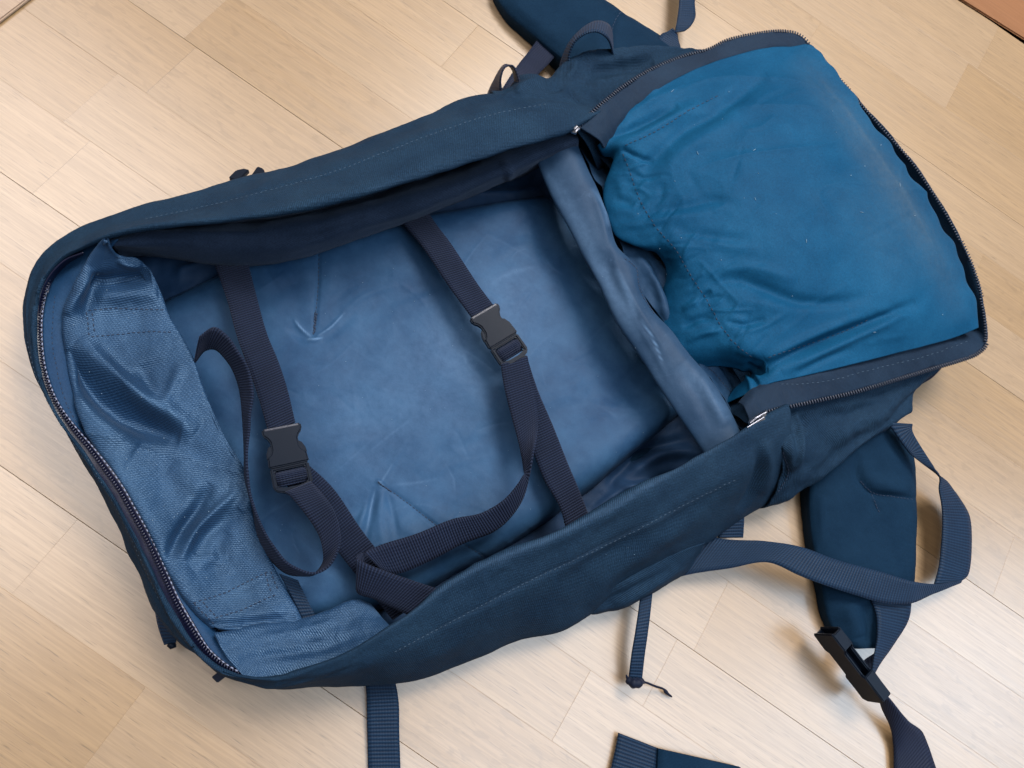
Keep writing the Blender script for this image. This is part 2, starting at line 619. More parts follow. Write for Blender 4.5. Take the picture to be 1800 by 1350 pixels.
M['inner_canvas'] = cloth("inner_canvas", (0.018, 0.031, 0.060), (0.030, 0.048, 0.088), rough=0.75, twill=(0.0012, 60), tw_strength=0.3, sheen=0.10, spec=0.06, fine=0.2)
M['pad'] = cloth("coated_lining", (0.0095, 0.036, 0.088), (0.026, 0.073, 0.148), rough=0.55, sheen=0.02, mottle=26.0, mottle_lo=0.30, mottle_hi=0.70,
                 fine=0.05, scuff=0.08, spec=0.12)
M['gusset'] = cloth("gusset_lining", (0.007, 0.023, 0.058), (0.013, 0.036, 0.082), rough=0.6, sheen=0.05, mottle=18.0, fine=0.05, spec=0.12)
M['roll'] = cloth("worn_coating", (0.012, 0.033, 0.070), (0.024, 0.053, 0.100), rough=0.55, sheen=0.03, mottle=26.0, fine=0.05, scuff=0.3, spec=0.12)
M['lid'] = cloth("lid_lining", (0.0025, 0.048, 0.112), (0.0070, 0.073, 0.156), rough=0.6, sheen=0.0, mottle=14.0, fine=0.14, spec=0.06, wear_shine_col=(0.055, 0.085, 0.115))
M['lid_dark'] = cloth("pocket_lining", (0.009, 0.032, 0.072), (0.016, 0.046, 0.095), rough=0.65, sheen=0.0, mottle=16.0, fine=0.06, spec=0.15)
M['tape'] = cloth("zip_tape", (0.005, 0.0165, 0.038), (0.009, 0.026, 0.054), rough=0.65, twill=(0.0009, 90), tw_strength=0.3, sheen=0.05, spec=0.15)
M['flange'] = cloth("zip_flange", (0.008, 0.034, 0.085), (0.014, 0.048, 0.108), rough=0.6, sheen=0.0, spec=0.12, mottle=24.0)
M['coil'] = plain("zip_coil", (0.005, 0.006, 0.024), 0.35, bump=0.3)
M['tooth_light'] = plain("zip_thread", (0.19, 0.21, 0.30), 0.5)
M['tooth'] = plain("zip_teeth", (0.016, 0.022, 0.042), 0.4)
M['thread'] = plain("thread_dark", (0.008, 0.020, 0.05), 0.7)
M['thread_light'] = plain("thread_pale", (0.032, 0.062, 0.10), 0.7)
M['lint'] = plain("lint", (0.20, 0.29, 0.38), 0.9)
M['web'] = webbing("webbing_indigo", (0.0015, 0.0035, 0.012), (0.012, 0.0195, 0.044), pitch=0.0020, rough=0.6)
M['web_out'] = webbing("webbing_blue", (0.0025, 0.011, 0.029), (0.0070, 0.024, 0.054), pitch=0.0026, strength=0.45)
M['web_dark'] = webbing("webbing_dark", (0.005, 0.008, 0.020), (0.010, 0.015, 0.034), pitch=0.0026, strength=0.4)
M['harness'] = cloth("harness_fabric", (0.0042, 0.0195, 0.044), (0.0070, 0.027, 0.057), rough=0.8, twill=(0.0010, 0), tw_strength=0.3, sheen=0.0, spec=0.06)
M['plastic'] = plain("black_plastic", (0.0045, 0.0080, 0.016), 0.32, bump=0.04, bscale=1500.0, spec=0.08)
M['steel'] = plain("steel", (0.42, 0.42, 0.45), 0.3, metal=1.0)

# ------------------------------------------------------------------ floor
floor_o = bpy.data.objects.new("floor", bpy.data.meshes.new("floor"))
C.objects.link(floor_o); floor_o['kind'] = 'structure'
floor_o.data.from_pydata([(-3, -3, -0.014), (3, -3, -0.014), (3, 3, -0.014), (-3, 3, -0.014)], [], [(0, 1, 2, 3)])
floor_o.data.materials.append(M['gap'])


def yline(*pts):
    return float(np.mean([W(x, y)[1] for x, y in pts]))


Yb = [yline((1573, 244), (1716, 340)), yline((1694, 632), (1800, 706)), yline((220, 0), (600, 255)),
      yline((1140, 1086), (1371, 1250)), yline((0, 816), (220, 971))]
bw = (Yb[0] - Yb[4]) / 4.0
print("boards", Yb, bw)


def xs(*pts):
    return [W(x, y)[0] for x, y in pts]


# board edges, from the near side (low y) to the far side
edges = [Yb[4] - 2 * bw, Yb[4] - bw] + Yb[::-1]
top_limit = yline((1683, 0), (1800, 73))
e = Yb[0] + bw
while e < top_limit + 0.05:
    edges.append(e); e += bw
edges[-1] = max(edges[-1], top_limit)
joints = {}                                     # (board index, strip) -> joint positions traced in the photo
known = {(2 + 4 - 2, 2): [], }


def plank(x0, x1, y0, y1, gx, gy, mat):
    g = 0.00012
    x0 += gx; x1 -= gx; y0 += gy; y1 -= gy
    cx, cy = (x0 + x1) / 2, (y0 + y1) / 2
    ch = 0.00013
    V = []
    for z, s in ((-0.012, 0.0), (-ch, 0.0), (0.0, ch)):
        V += [(x0 + s - cx, y0 + s - cy, z), (x1 - s - cx, y0 + s - cy, z), (x1 - s - cx, y1 - s - cy, z), (x0 + s - cx, y1 - s - cy, z)]
    Fc = [(8, 9, 10, 11)]
    for k in (0, 4):
        for a in range(4):
            b = (a + 1) % 4
            Fc.append((k + a, k + b, k + 4 + b, k + 4 + a))
    me = bpy.data.meshes.new("plank"); me.from_pydata(V, [], Fc)
    o = link("plank", me, mat, floor_o)
    o.location = (cx, cy, random.uniform(-0.00008, 0.00008))
    return o


traced = [W(343, 85)[:2], W(290, 133)[:2], W(800, 90)[:2], W(130, 274)[:2], W(1248, 1087)[:2], W(996, 1255)[:2], W(185, 1300)[:2],
          W(1758, 1012)[:2], W(1680, 155)[:2], W(1425, 68)[:2], W(1445, 62)[:2]]
for bi in range(len(edges) - 1):
    y0, y1 = edges[bi], edges[bi + 1]
    for s in range(3):
        a = y0 + (y1 - y0) * s / 3; b = y0 + (y1 - y0) * (s + 1) / 3
        jx = sorted(float(p[0]) for p in traced if a < p[1] < b)
        cuts = [-1.15 + random.uniform(0, 0.3)]
        tgt = jx[:]
        while cuts[-1] < 1.3:
            nxt = cuts[-1] + random.uniform(0.55, 0.85)
            if tgt and nxt > tgt[0] - 0.22:
                nxt = tgt.pop(0)
                if nxt - cuts[-1] < 0.1:
                    continue
            cuts.append(nxt)
        for c0, c1 in zip(cuts[:-1], cuts[1:]):
            m = M['oak_flake'] if random.random() < 0.3 else M['oak']
            o = plank(c0, c1, a, b, 0.0, 0.0, m)
            # a board's outer joints are wider than the joints between its strips
            if s == 2:
                o.data.vertices[2].co.y -= 0.0003; o.data.vertices[3].co.y -= 0.0003
                for q in (6, 7, 10, 11):
                    o.data.vertices[q].co.y -= 0.0003


def block(name, corners, z0, z1, mat, bev, label, cat):
    """a solid board over a floor polygon"""
    c = np.mean([W(x, y) for x, y in corners], axis=0)
    bm = bmesh.new()
    vs = [bm.verts.new((W(x, y)[0] - c[0], W(x, y)[1] - c[1], z0)) for x, y in corners]
    f = bm.faces.new(vs)
    r = bmesh.ops.extrude_face_region(bm, geom=[f])
    for v in r['geom']:
        if isinstance(v, bmesh.types.BMVert):
            v.co.z = z1
    bmesh.ops.recalc_face_normals(bm, faces=bm.faces)
    bmesh.ops.bevel(bm, geom=[e for e in bm.edges], offset=bev, segments=2, affect='EDGES')
    me = bpy.data.meshes.new(name); bm.to_mesh(me); bm.free()
    o = bpy.data.objects.new(name, me); C.objects.link(o); me.materials.append(mat)
    o.location = (c[0], c[1], 0)
    o['label'] = label; o['category'] = cat
    return o


# the floor runs up to these two
block("skirting_board", [(1683, 0), (1800, 73), (2100, 262), (2100, -300), (1500, -118)], 0.0, 0.003, M['brown'], 0.0015,
      "reddish brown wooden board along the far edge of the pale floor", "skirting")
block("threshold_strip", [(-160, 167), (56, 0), (190, -105), (60, -260), (-300, 20)], 0.0, 0.004, M['edge_wood'], 0.0012,
      "dull beige wooden strip crossing the plank ends, pale floor beside it", "threshold")

# ------------------------------------------------------------------ backpack
pack = bpy.data.objects.new("backpack", None); C.objects.link(pack)
pack.location = tuple(O)
pack['label'] = "dark blue travel backpack lying open on its back on the pale wood floor"
pack['category'] = "backpack"

# --- outer shell: far side, foot end and near side in one sheet of canvas
S = [[(1040, 188, 7.6), (985, 180, 7.6), (930, 166, 7.5), (880, 163, 7.4), (830, 169, 7.2), (760, 200, 7), (680, 230, 6.8), (600, 262, 6.6), (560, 275, 6.5),
      (500, 298, 6.4), (430, 315, 6.3), (350, 340, 6.2), (310, 348, 6.1), (250, 362, 6), (200, 380, 6), (140, 405, 6)],
     [(140, 405, 6), (100, 430, 5.8), (62, 468, 5.6), (46, 512, 5.5), (40, 549, 5.5), (43, 585, 5.5), (60, 655, 5.5), (80, 695, 5.5), (103, 738, 5.5),
      (139, 800, 5.4), (172, 852, 5.2), (190, 890, 4.8), (206, 923, 4.5), (224, 972, 4.3), (246, 1012, 4.2), (270, 1065, 4.1), (290, 1098, 4.1),
      (316, 1127, 4), (345, 1147, 3.8), (389, 1182, 3.5), (430, 1196, 3.2)],
     [(430, 1196, 3.2), (494, 1211, 3), (544, 1208, 3), (642, 1206, 3), (694, 1201, 3), (744, 1190, 3), (800, 1169, 3), (860, 1145, 3), (917, 1122, 3),
      (998, 1101, 3), (1036, 1077, 3), (1083, 1036, 3.6), (1157, 994, 3.8), (1217, 968, 3.6), (1267, 939, 3.2), (1317, 903, 3), (1351, 884, 3), (1385, 868, 3.2)]]
MM = [[(1050, 193, 9.2), (950, 183, 9.4), (883, 197, 9.4), (767, 233, 9.2), (683, 265, 9), (600, 297, 8.8), (567, 308, 8.7), (470, 335, 8.4), (367, 361, 8),
       (253, 385, 7.6), (190, 400, 7.4), (140, 420, 7.2)],
      [(140, 420, 7.2), (104, 437, 7), (72, 472, 6.8), (57, 510, 6.8), (50, 550, 6.8), (51, 592, 6.8), (64, 655, 6.8), (84, 702, 6.8), (108, 747, 6.8), (143, 801, 6.8),
       (171, 843, 6.8), (193, 882, 6.6), (213, 920, 6.3), (236, 970, 6.2), (258, 1015, 6), (282, 1067, 5.8), (306, 1108, 5.6), (334, 1140, 5.4), (387, 1180, 5), (430, 1194, 4.8)],
      [(430, 1194, 4.8), (495, 1203, 5.4), (560, 1196, 6), (620, 1178, 6.4), (693, 1146, 6.8), (794, 1093, 7.2), (917, 1028, 7.6), (1039, 971, 8), (1100, 940, 8.2),
       (1149, 918, 8.4), (1202, 886, 8.6), (1296, 838, 8.8), (1350, 800, 8.6), (1390, 775, 8.2)]]
EE = [[(1055, 198, 9.8), (1005, 225, 9.9), (960, 240, 9.9), (900, 255, 9.9), (830, 275, 9.9), (740, 305, 9.9), (650, 335, 9.9), (560, 358, 9.8), (480, 375, 9.6), (380, 388, 9.3),
       (300, 395, 9), (230, 405, 8.8), (190, 415, 8.6), (140, 438, 8)],
      [(140, 438, 8), (112, 452, 7.7), (85, 480, 7.5), (70, 510, 7.4), (63, 552, 7.3), (63, 600, 7.3), (71, 655, 7.3), (90, 707, 7.4), (117, 757, 7.4), (150, 802, 7.4),
       (172, 836, 7.4), (197, 872, 7.4), (220, 914, 7.3), (245, 960, 7.2), (270, 1012, 7), (296, 1066, 6.8), (322, 1108, 6.5), (354, 1150, 6.2), (387, 1176, 5.9), (430, 1190, 5.7)],
      [(430, 1190, 5.7), (489, 1192, 6), (550, 1172, 6.6), (606, 1150, 7), (675, 1108, 7.6), (717, 1081, 7.9), (772, 1036, 8.2), (800, 1017, 8.4), (876, 977, 8.7),
       (978, 938, 9), (1031, 908, 9.2), (1100, 868, 9.4), (1149, 845, 9.5), (1200, 822, 9.6), (1244, 795, 9.7), (1300, 762, 9.8), (1344, 734, 9.8), (1385, 712, 9)]]
for lst, up in ((S[0], 0.9), (MM[0], 1.7), (EE[0], 2.2)):                # the far side stands taller half way along
    x0_, x1_ = lst[0][0], lst[-1][0]
    for q, (x, y, z) in enumerate(lst):
        lst[q] = (x, y, z + up * max(0.0, math.sin(math.pi * (x - x0_) / (x1_ - x0_))) ** 0.8)
for lst, k in ((S[1], 0.80), (MM[1], 0.80), (EE[1], 0.84)):          # the foot end lies lower than the sides
    n1 = len(lst)
    for q in range(n1):
        t = q / (n1 - 1); wgt = min(1.0, min(t, 1 - t) * 5)
        lst[q] = (lst[q][0], lst[q][1], lst[q][2] * (1 - (1 - k) * wgt))
ns = [240, 240, 280]
rS = rail_sections(S, ns); rM = rail_sections(MM, ns); rE = rail_sections(EE, ns)
inw = rE - rS; inw[:, 2] = 0
base = rS + inw * 0.10; base[:, 2] = 0.003
waist = rS + inw * -0.02; waist[:, 2] = rS[:, 2] * 0.55
hem1 = rE + inw * 0.02; hem1[:, 2] -= 0.0022
hem2 = rE - inw * 0.14; hem2[:, 2] -= 0.007
lowq = rS * 0.55 + rM * 0.45; lowq[:, 2] += 0.0022
G = loft([base, waist, rS, lowq, rM, rE * 0.5 + rM * 0.5 + np.array([0, 0, 0.0012]), rE, hem1, hem2], 72)
shell_creases = [
    ([(1333, 775), (1338, 820), (1320, 870), (1298, 900)], 7, -0.5), ([(1345, 775), (1352, 820), (1338, 870)], 9, 0.35),
    ([(1250, 820), (1150, 870), (1010, 930), (900, 990)], 12, 0.12), ([(1310, 845), (1200, 905), (1100, 965), (1000, 1010)], 10, -0.18),
    ([(1250, 900), (1150, 960), (1070, 1020), (1040, 1070)], 14, 0.35), ([(1180, 880), (1090, 960), (980, 1030)], 18, -0.25),
    ([(900, 990), (870, 1000), (862, 1015)], 7, 0.25), ([(760, 1050), (700, 1100), (620, 1150)], 12, -0.12),
    ([(640, 1165), (560, 1196), (490, 1200)], 8, -0.25), ([(860, 1100), (760, 1150), (660, 1180)], 18, 0.2), ([(700, 1148), (800, 1093), (920, 1030), (1040, 972), (1150, 920)], 3, -0.10),
    ([(250, 385), (370, 360), (470, 335), (600, 297), (770, 233), (950, 183)], 3.0, -0.10),
    ([(300, 372), (420, 342), (560, 310)], 16, 0.12), ([(640, 300), (760, 262), (880, 225)], 16, -0.12), ([(560, 292), (600, 282), (640, 268)], 10, 0.12),
    ([(890, 175), (930, 185), (1000, 200)], 8, -0.3), ([(860, 215), (960, 200), (1040, 200)], 10, 0.15),
    ([(60, 560), (66, 640), (100, 720), (150, 790)], 4, -0.05), ([(210, 925), (250, 1010), (300, 1105)], 5, -0.2)]
shell = sheet("outer_shell", G, M['outer'], pack, shell_creases, [(22.0, 0.0011), (60.0, 0.0003)], 0.0016, key='shell', ridges=[(14.0, 0.0022, 6), (26.0, 0.0012, 12), (60.0, 0.0005, -10)],
              wear_shine=[([(640, 338), (740, 308), (830, 278), (960, 243)], 3, 0.15), ([(640, 1132), (717, 1083), (800, 1019), (980, 940), (1150, 848), (1340, 738)], 4, 0.22), ([(700, 1145), (920, 1030), (1150, 920), (1300, 842)], 3, 0.18)])
stitches(shell, M['thread_light'], [[(960, 183), (883, 197), (767, 233), (683, 265), (600, 297), (470, 335), (367, 361), (253, 385)],
                                    [(693, 1146), (794, 1093), (917, 1028), (1039, 971), (1100, 942), (1202, 888), (1296, 842)]], 'shell', 5, 4, r=0.0003, lift=0.0)
stitches(shell, M['thread_light'], [[(150, 800), (200, 885), (243, 974), (285, 1062), (330, 1132)], [(48, 600), (66, 668), (100, 735), (150, 812)]], 'shell', 4, 5, r=0.00028, lift=0.0001)

# --- coil zip on the foot end
Zp = [(133, 436, 6.2), (118, 449, 6.2), (107, 464, 6.3), (89, 491, 6.5), (80, 520, 6.8), (74, 556, 6.9), (74, 600, 6.9), (82, 655, 6.9), (102, 707, 7), (130, 747, 7), (166, 789, 7),
      (192, 822, 7.1), (214, 853, 7.1), (239, 897, 7), (266, 946, 6.9), (292, 1003, 6.7), (316, 1057, 6.5), (339, 1097, 6.3), (374, 1148, 6), (403, 1171, 5.8), (420, 1181, 5.7)]
def lower(lst):
    n1 = len(lst)
    return [(x, y, z * (1 - 0.16 * min(1.0, min(q / (n1 - 1), 1 - q / (n1 - 1)) * 5))) for q, (x, y, z) in enumerate(lst)]


Zp = lower(Zp)
rZ = rail(Zp, 420)
n_ = len(rZ)
rE1 = rail(EE[1], n_)
outw = rE1 - rZ
z0 = rE1 + outw * 0.3; z0[:, 2] -= 0.006
zm = rZ + outw * 0.45; zm[:, 2] = rZ[:, 2] - 0.0022
zz = rZ.copy(); zz[:, 2] -= 0.0006
zin = rZ - outw * 0.25; zin[:, 2] -= 0.004
zip_t = sheet("zip_tape", loft([z0, zm, zz, zin], 14), M['coil'], pack, thick=0.001, key='footzip')
V, Fc = [], []
P2 = resample(rZ[:, :3], 0.0036)
for a, b in zip(P2[:-1], P2[1:]):
    d = b - a
    capsule(a + d * 0.12 + [0, 0, 0.0002], a + d * 0.80 + [0, 0, 0.0002], np.array([0, 0, 1.0]), 0.00055, 0.00055, V, Fc)
mesh("zip_thread", V, Fc, M['tooth_light'], zip_t, kind="stuff")
V, Fc = [], []
P3 = resample(rZ[:, :3] + outw * 0.38 - [0, 0, 0.0012], 0.0021)
sd = np.gradient(P3, axis=0); sd /= np.linalg.norm(sd, axis=1, keepdims=True)
for a, t in zip(P3, sd):
    s = np.cross([0, 0, 1.0], t)
    capsule(a - s * 0.0015 + t * 0.0004, a + s * 0.0015 - t * 0.0004, np.array([0, 0, 1.0]), 0.0007, 0.0007, V, Fc)
mesh("zip_coil", V, Fc, M['coil'], zip_t, kind="stuff")

# --- flange between zip and facing
f0 = [(186, 419, 8.4), (160, 449, 7.9), (135, 500, 7.3), (112, 545, 7.0), (110, 575, 6.8), (116, 625, 6.7), (132, 700, 6.8), (160, 775, 6.9), (202, 832, 7.0), (250, 912, 6.9), (292, 1000, 6.7),
      (318, 1045, 6.5), (345, 1080, 6.3), (372, 1105, 6.1), (395, 1135, 6), (425, 1168, 5.8), (470, 1188, 5.7)]
f0 = lower(f0)
rf0 = rail(f0, n_)
fl_in = rf0 + (rf0 - rZ) * 0.3 + [0, 0, -0.006]
for i in range(n_):
    if np.linalg.norm((rf0 - rZ)[i]) < 0.008:
        fl_in[i] = rZ[i] - outw[i] * 0.6 + [0, 0, -0.008]
# smooth the inner rail
for _ in range(40):
    fl_in[1:-1] = (fl_in[:-2] + fl_in[1:-1] * 2 + fl_in[2:]) / 4
flange = sheet("zip_flange", loft([rZ + [0, 0, -0.0012], (rZ * 0.55 + fl_in * 0.45) + [0, 0, 0.001], fl_in], 14), M['flange'], pack, [], [(50.0, 0.0007)], 0.0012, key='flange')
stitches(flange, M['thread'], [[(97, 520), (93, 560), (92, 600), (100, 650), (118, 712), (140, 752)], [(345, 1060), (380, 1110), (410, 1140), (440, 1166), (482, 1186)]], ['flange'], 5, 4, r=0.0003)

# --- foot facing: thick twill, folds down to its hem on the padded back
hemF = [(191, 420, 8.6), (197, 438, 8.0), (212, 452, 7.2), (240, 456, 6.6), (261, 476, 5.9), (282, 518, 5.2), (297, 560, 4.8), (318, 594, 4.6), (338, 634, 4.5), (352, 675, 4.5), (370, 720, 4.4),
        (396, 775, 4.3), (428, 830, 4.3), (438, 880, 4.2), (447, 925, 4.1), (464, 970, 4), (490, 1018, 4), (515, 1062, 3.9), (532, 1096, 3.8)]
midF = [(188, 421, 8.7), (183, 452, 8.1), (176, 500, 7.0), (180, 545, 6.6), (190, 600, 6.2), (212, 660, 5.9), (246, 730, 5.8), (284, 800, 5.8), (315, 870, 5.7), (352, 940, 5.5), (388, 1010, 5.3), (420, 1060, 5.1),
        (452, 1100, 4.9)]
midF = lower(midF)
e0 = [(187, 420, 8.6)] + f0[1:14]
nf = 300
rh = rail(hemF, nf); rm = rail(midF, nf); r0 = rail(e0, nf)
under = rh.copy(); under[:, 2] -= 0.0035; under += (rm - rh) * 0.12
tuck0 = r0.copy() + (r0 - rm) * 0.05; tuck0[:, 2] -= 0.007
G = loft([tuck0, r0, rm, rh, under], 190)
face_creases = [
    ([(135, 600), (161, 629), (228, 684), (283, 718), (345, 760)], 20, 0.75),
    ([(114, 616), (150, 662), (196, 708), (252, 742), (318, 765)], 22, -1.15),
    ([(122, 690), (170, 740), (240, 790)], 26, 0.35),
    ([(160, 470), (142, 510), (118, 555)], 10, 0.35), ([(176, 480), (160, 520), (150, 560)], 12, -0.30),
    ([(160, 497), (210, 492), (266, 486)], 13, -0.6), ([(170, 525), (215, 520), (278, 515)], 14, 0.30),
    ([(205, 455), (225, 465), (250, 470)], 7, 0.3),
    ([(250, 640), (265, 690), (300, 720)], 14, -0.22), ([(320, 640), (300, 690), (290, 715)], 10, 0.2),
    ([(292, 985), (317, 939), (346, 894), (372, 850)], 11, -0.42), ([(318, 985), (335, 945), (372, 906), (420, 861)], 9, 0.42),
    ([(342, 975), (372, 935), (425, 900)], 13, -0.25), ([(340, 1000), (365, 985), (400, 985)], 12, 0.2), ([(400, 935), (385, 960), (390, 990)], 10, -0.12),
    ([(425, 845), (440, 870), (425, 900)], 12, 0.25), ([(300, 820), (345, 850), (400, 860)], 20, 0.22), ([(300, 770), (350, 800), (405, 820)], 18, -0.15),
    ([(365, 1052), (420, 1040), (480, 1008)], 3, -0.06), ([(380, 1080), (430, 1072), (500, 1042)], 3, -0.06),
    ([(350, 1100), (430, 1095), (520, 1085)], 9, -0.3)]
face_creases = [(p, w, a * 1.5 if w > 4 else a) for p, w, a in face_creases]
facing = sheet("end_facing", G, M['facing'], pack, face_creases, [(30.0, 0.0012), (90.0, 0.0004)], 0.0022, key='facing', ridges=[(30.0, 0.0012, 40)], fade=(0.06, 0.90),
               wear_shine=[([(150, 555), (200, 560), (260, 570)], 28, 0.22), ([(140, 700), (190, 790), (240, 860), (300, 930)], 34, 0.22), ([(300, 840), (400, 880), (420, 840)], 30, 0.18), ([(230, 690), (290, 720), (340, 755)], 8, 0.3),  # pale patches mostly paint sheen into the twill's colour, with some wear
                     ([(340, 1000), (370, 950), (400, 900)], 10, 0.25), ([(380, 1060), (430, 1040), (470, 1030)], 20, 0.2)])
stitches(facing, M['thread'], [[(156, 546), (200, 542), (240, 543), (292, 545)], [(160, 592), (210, 588), (250, 584), (306, 584)], [(152, 548), (157, 590)], [(162, 550), (166, 588)],
                               [(340, 1060), (400, 1040), (440, 1020), (475, 1003)], [(378, 1086), (420, 1074), (460, 1056), (492, 1042)], [(341, 1060), (378, 1098), (392, 1114)],
                               [(356, 1058), (382, 1086)], [(466, 1008), (478, 1046)], [(476, 1004), (490, 1042)]], 'facing', 6, 3, r=0.00045)

# --- near facing: a fold of the same twill
E2 = [(378, 1112, 5.6), (400, 1110, 5.2), (439, 1101, 4.6), (522, 1089, 4.2), (578, 1072, 4.2), (633, 1053, 4.2), (652, 1062, 4.2)]
E2m = [(392, 1145, 5.8), (450, 1135, 5.3), (530, 1120, 5.0), (590, 1104, 4.9), (645, 1082, 4.9), (672, 1086, 4.9)]
E2b = [(425, 1186, 5.7), (480, 1197, 5.6), (550, 1185, 5.8), (612, 1160, 6), (665, 1128, 6.2), (697, 1112, 6.2)]
a = rail(E2, 160); b = rail(E2m, 160); c = rail(E2b, 160)
t0 = a.copy(); t0[:, 2] -= 0.005; t0 += (b - a) * 0.15
sheet("side_facing", loft([t0, a, b, c], 70), M['facing'], pack,
      [([(420, 1160), (500, 1150), (580, 1135), (640, 1110)], 10, -0.22), ([(440, 1125), (520, 1110), (600, 1088)], 8, 0.15), ([(520, 1130), (560, 1118), (590, 1122)], 8, -0.15)],
      [(40.0, 0.0009), (120.0, 0.0004)], 0.002, key='sfacing')

# --- far inner wall: a roll of canvas under the edge
K = [(189, 421, 8.5), (240, 410, 8.4), (300, 406, 8.3), (380, 408, 8.2), (450, 408, 8.1), (530, 398, 8.2), (600, 379, 8.4), (700, 348, 8.7), (800, 312, 9), (900, 274, 9.1), (960, 250, 9.1), (1015, 232, 9.1)]
Rg = [(194, 427, 8.0), (240, 422, 7.5), (300, 422, 7.1), (380, 428, 6.8), (450, 428, 6.6), (530, 422, 6.7), (600, 400, 6.9), (700, 367, 7.2), (800, 330, 7.7), (900, 291, 8), (960, 264, 8), (1015, 244, 8)]
Lw = [(199, 433, 6.6), (240, 436, 6.0), (300, 442, 5.6), (380, 453, 5.2), (450, 454, 5), (530, 442, 5.2), (600, 420, 5.4), (700, 384, 5.6), (800, 346, 6), (900, 306, 6.2), (960, 278, 6.2), (1015, 258, 6.2)]
Bs = [(212, 450, 4.5), (250, 448, 3), (310, 452, 2), (390, 458, 1.2), (460, 456, 1.0), (540, 444, 1.4), (610, 422, 1.4), (710, 388, 1.4), (810, 350, 1.5), (910, 310, 1.6), (970, 280, 1.6), (1025, 262, 1.8)]
K0 = [(190, 412, 8.0), (240, 402, 8.2), (300, 390, 8.3), (380, 380, 8.4), (450, 372, 8.6), (530, 358, 8.7), (600, 340, 8.8), (700, 308, 8.9), (800, 276, 9), (900, 245, 9), (960, 226, 9), (1015, 208, 9)]
K = [(x, y + (11 if 250 < x < 900 else 3), z - 1.3) for x, y, z in K]
Kb = [((p[0] + q[0]) / 2, (p[1] * 0.6 + q[1] * 0.4), 3.6 if k > 1 else 6.2) for k, (p, q) in enumerate(zip(K0, K))]
G = loft([rail(x, 260) for x in (K0, Kb, K, Rg, Lw, Bs)], 70)
sheet("inner_wall", G, M['inner_canvas'], pack, [([(230, 414), (300, 412), (400, 416), (480, 416)], 5, 0.2), ([(620, 398), (700, 372), (800, 335), (880, 300)], 8, 0.35),
      ([(500, 410), (560, 405), (640, 380)], 9, -0.3), ([(880, 290), (895, 300), (890, 315)], 7, 0.3)], [(26.0, 0.0012), (70.0, 0.0003)], 0.0016, key='iwall')

# --- lining on the bottom of the main compartment
L0 = [(200, 440, 2.2), (420, 440, 1.5), (660, 390, 1.3), (900, 300, 1.5), (1050, 210, 1.6)]
L1 = [(150, 640, 2.6), (450, 600, 1.6), (760, 520, 1.5), (1010, 400, 1.6), (1150, 330, 2.6)]
L2 = [(230, 900, 2.6), (540, 860, 1.5), (850, 720, 1.5), (1110, 580, 1.7), (1230, 520, 2.6)]
L3 = [(400, 1110, 2.4), (640, 1090, 1.3), (900, 960, 1.3), (1150, 810, 1.6), (1310, 700, 2.6)]
L4 = [(470, 1170, 2.8), (700, 1160, 2), (950, 1040, 2), (1200, 920, 2.2), (1370, 800, 2.8)]
lining_cr = [([(1250, 800), (1160, 800), (1110, 830)], 10, 0.7), ([(1220, 770), (1140, 790), (1060, 860)], 9, -0.7), ([(1240, 830), (1170, 840), (1130, 870)], 8, -0.6),
             ([(1080, 850), (1110, 860), (1150, 850)], 9, 0.8), ([(1040, 900), (1090, 865), (1140, 850)], 6, 0.5),
             ([(880, 300), (950, 300), (1000, 320)], 10, 0.4), ([(700, 375), (820, 350), (960, 335)], 8, 0.5), ([(700, 395), (820, 372), (960, 352)], 6, -0.4),
             ([(310, 480), (350, 470), (400, 470)], 9, 0.6), ([(330, 520), (380, 490), (440, 480)], 8, -0.4)]
sheet("bottom_lining", loft([rail([(p[0], p[1], p[2] * 0.55) for p in x], 240) for x in (L0, L1, L2, L3, L4)], 200), M['gusset'], pack, lining_cr, [(24.0, 0.003), (60.0, 0.0014), (130.0, 0.0006)], 0.001, key='lining')

# --- padded back panel seen through the opening
P0 = [(215, 575, 2.4), (330, 512, 2.5), (480, 441, 3.2), (600, 415, 3.5), (700, 388, 3.5), (830, 366, 3.4), (945, 345, 3.2)]
P1 = [(240, 720, 3.1), (400, 640, 3.7), (600, 560, 4), (800, 500, 4), (1010, 425, 3.4)]
P2_ = [(290, 860, 3.2), (450, 790, 3.8), (650, 700, 4.1), (870, 620, 4.1), (1090, 560, 3.5)]
P3_ = [(360, 1000, 3.2), (520, 930, 3.7), (720, 840, 4), (950, 730, 4), (1155, 655, 3.5)]
P4 = [(430, 1110, 3.1), (560, 1085, 3.4), (650, 1070, 3.5), (830, 986, 3.6), (1020, 866, 3.6), (1195, 722, 3.3)]
rp = [rail([(x, y, z - 1.5) for x, y, z in q], 400) for q in (P0, P1, P2_, P3_, P4)]   # the pad is sunk into the pack
lo0 = rp[0] - (rp[1] - rp[0]) * 0.05; lo0[:, 2] = 0.008
lo4 = rp[4] + (rp[4] - rp[3]) * 0.05; lo4[:, 2] = 0.008
e0_ = rp[0] - (rp[1] - rp[0]) * 0.03; e0_[:, 2] -= 0.006
e4_ = rp[4] + (rp[4] - rp[3]) * 0.03; e4_[:, 2] -= 0.006
G = loft([lo0, e0_] + rp + [e4_, lo4], 300)
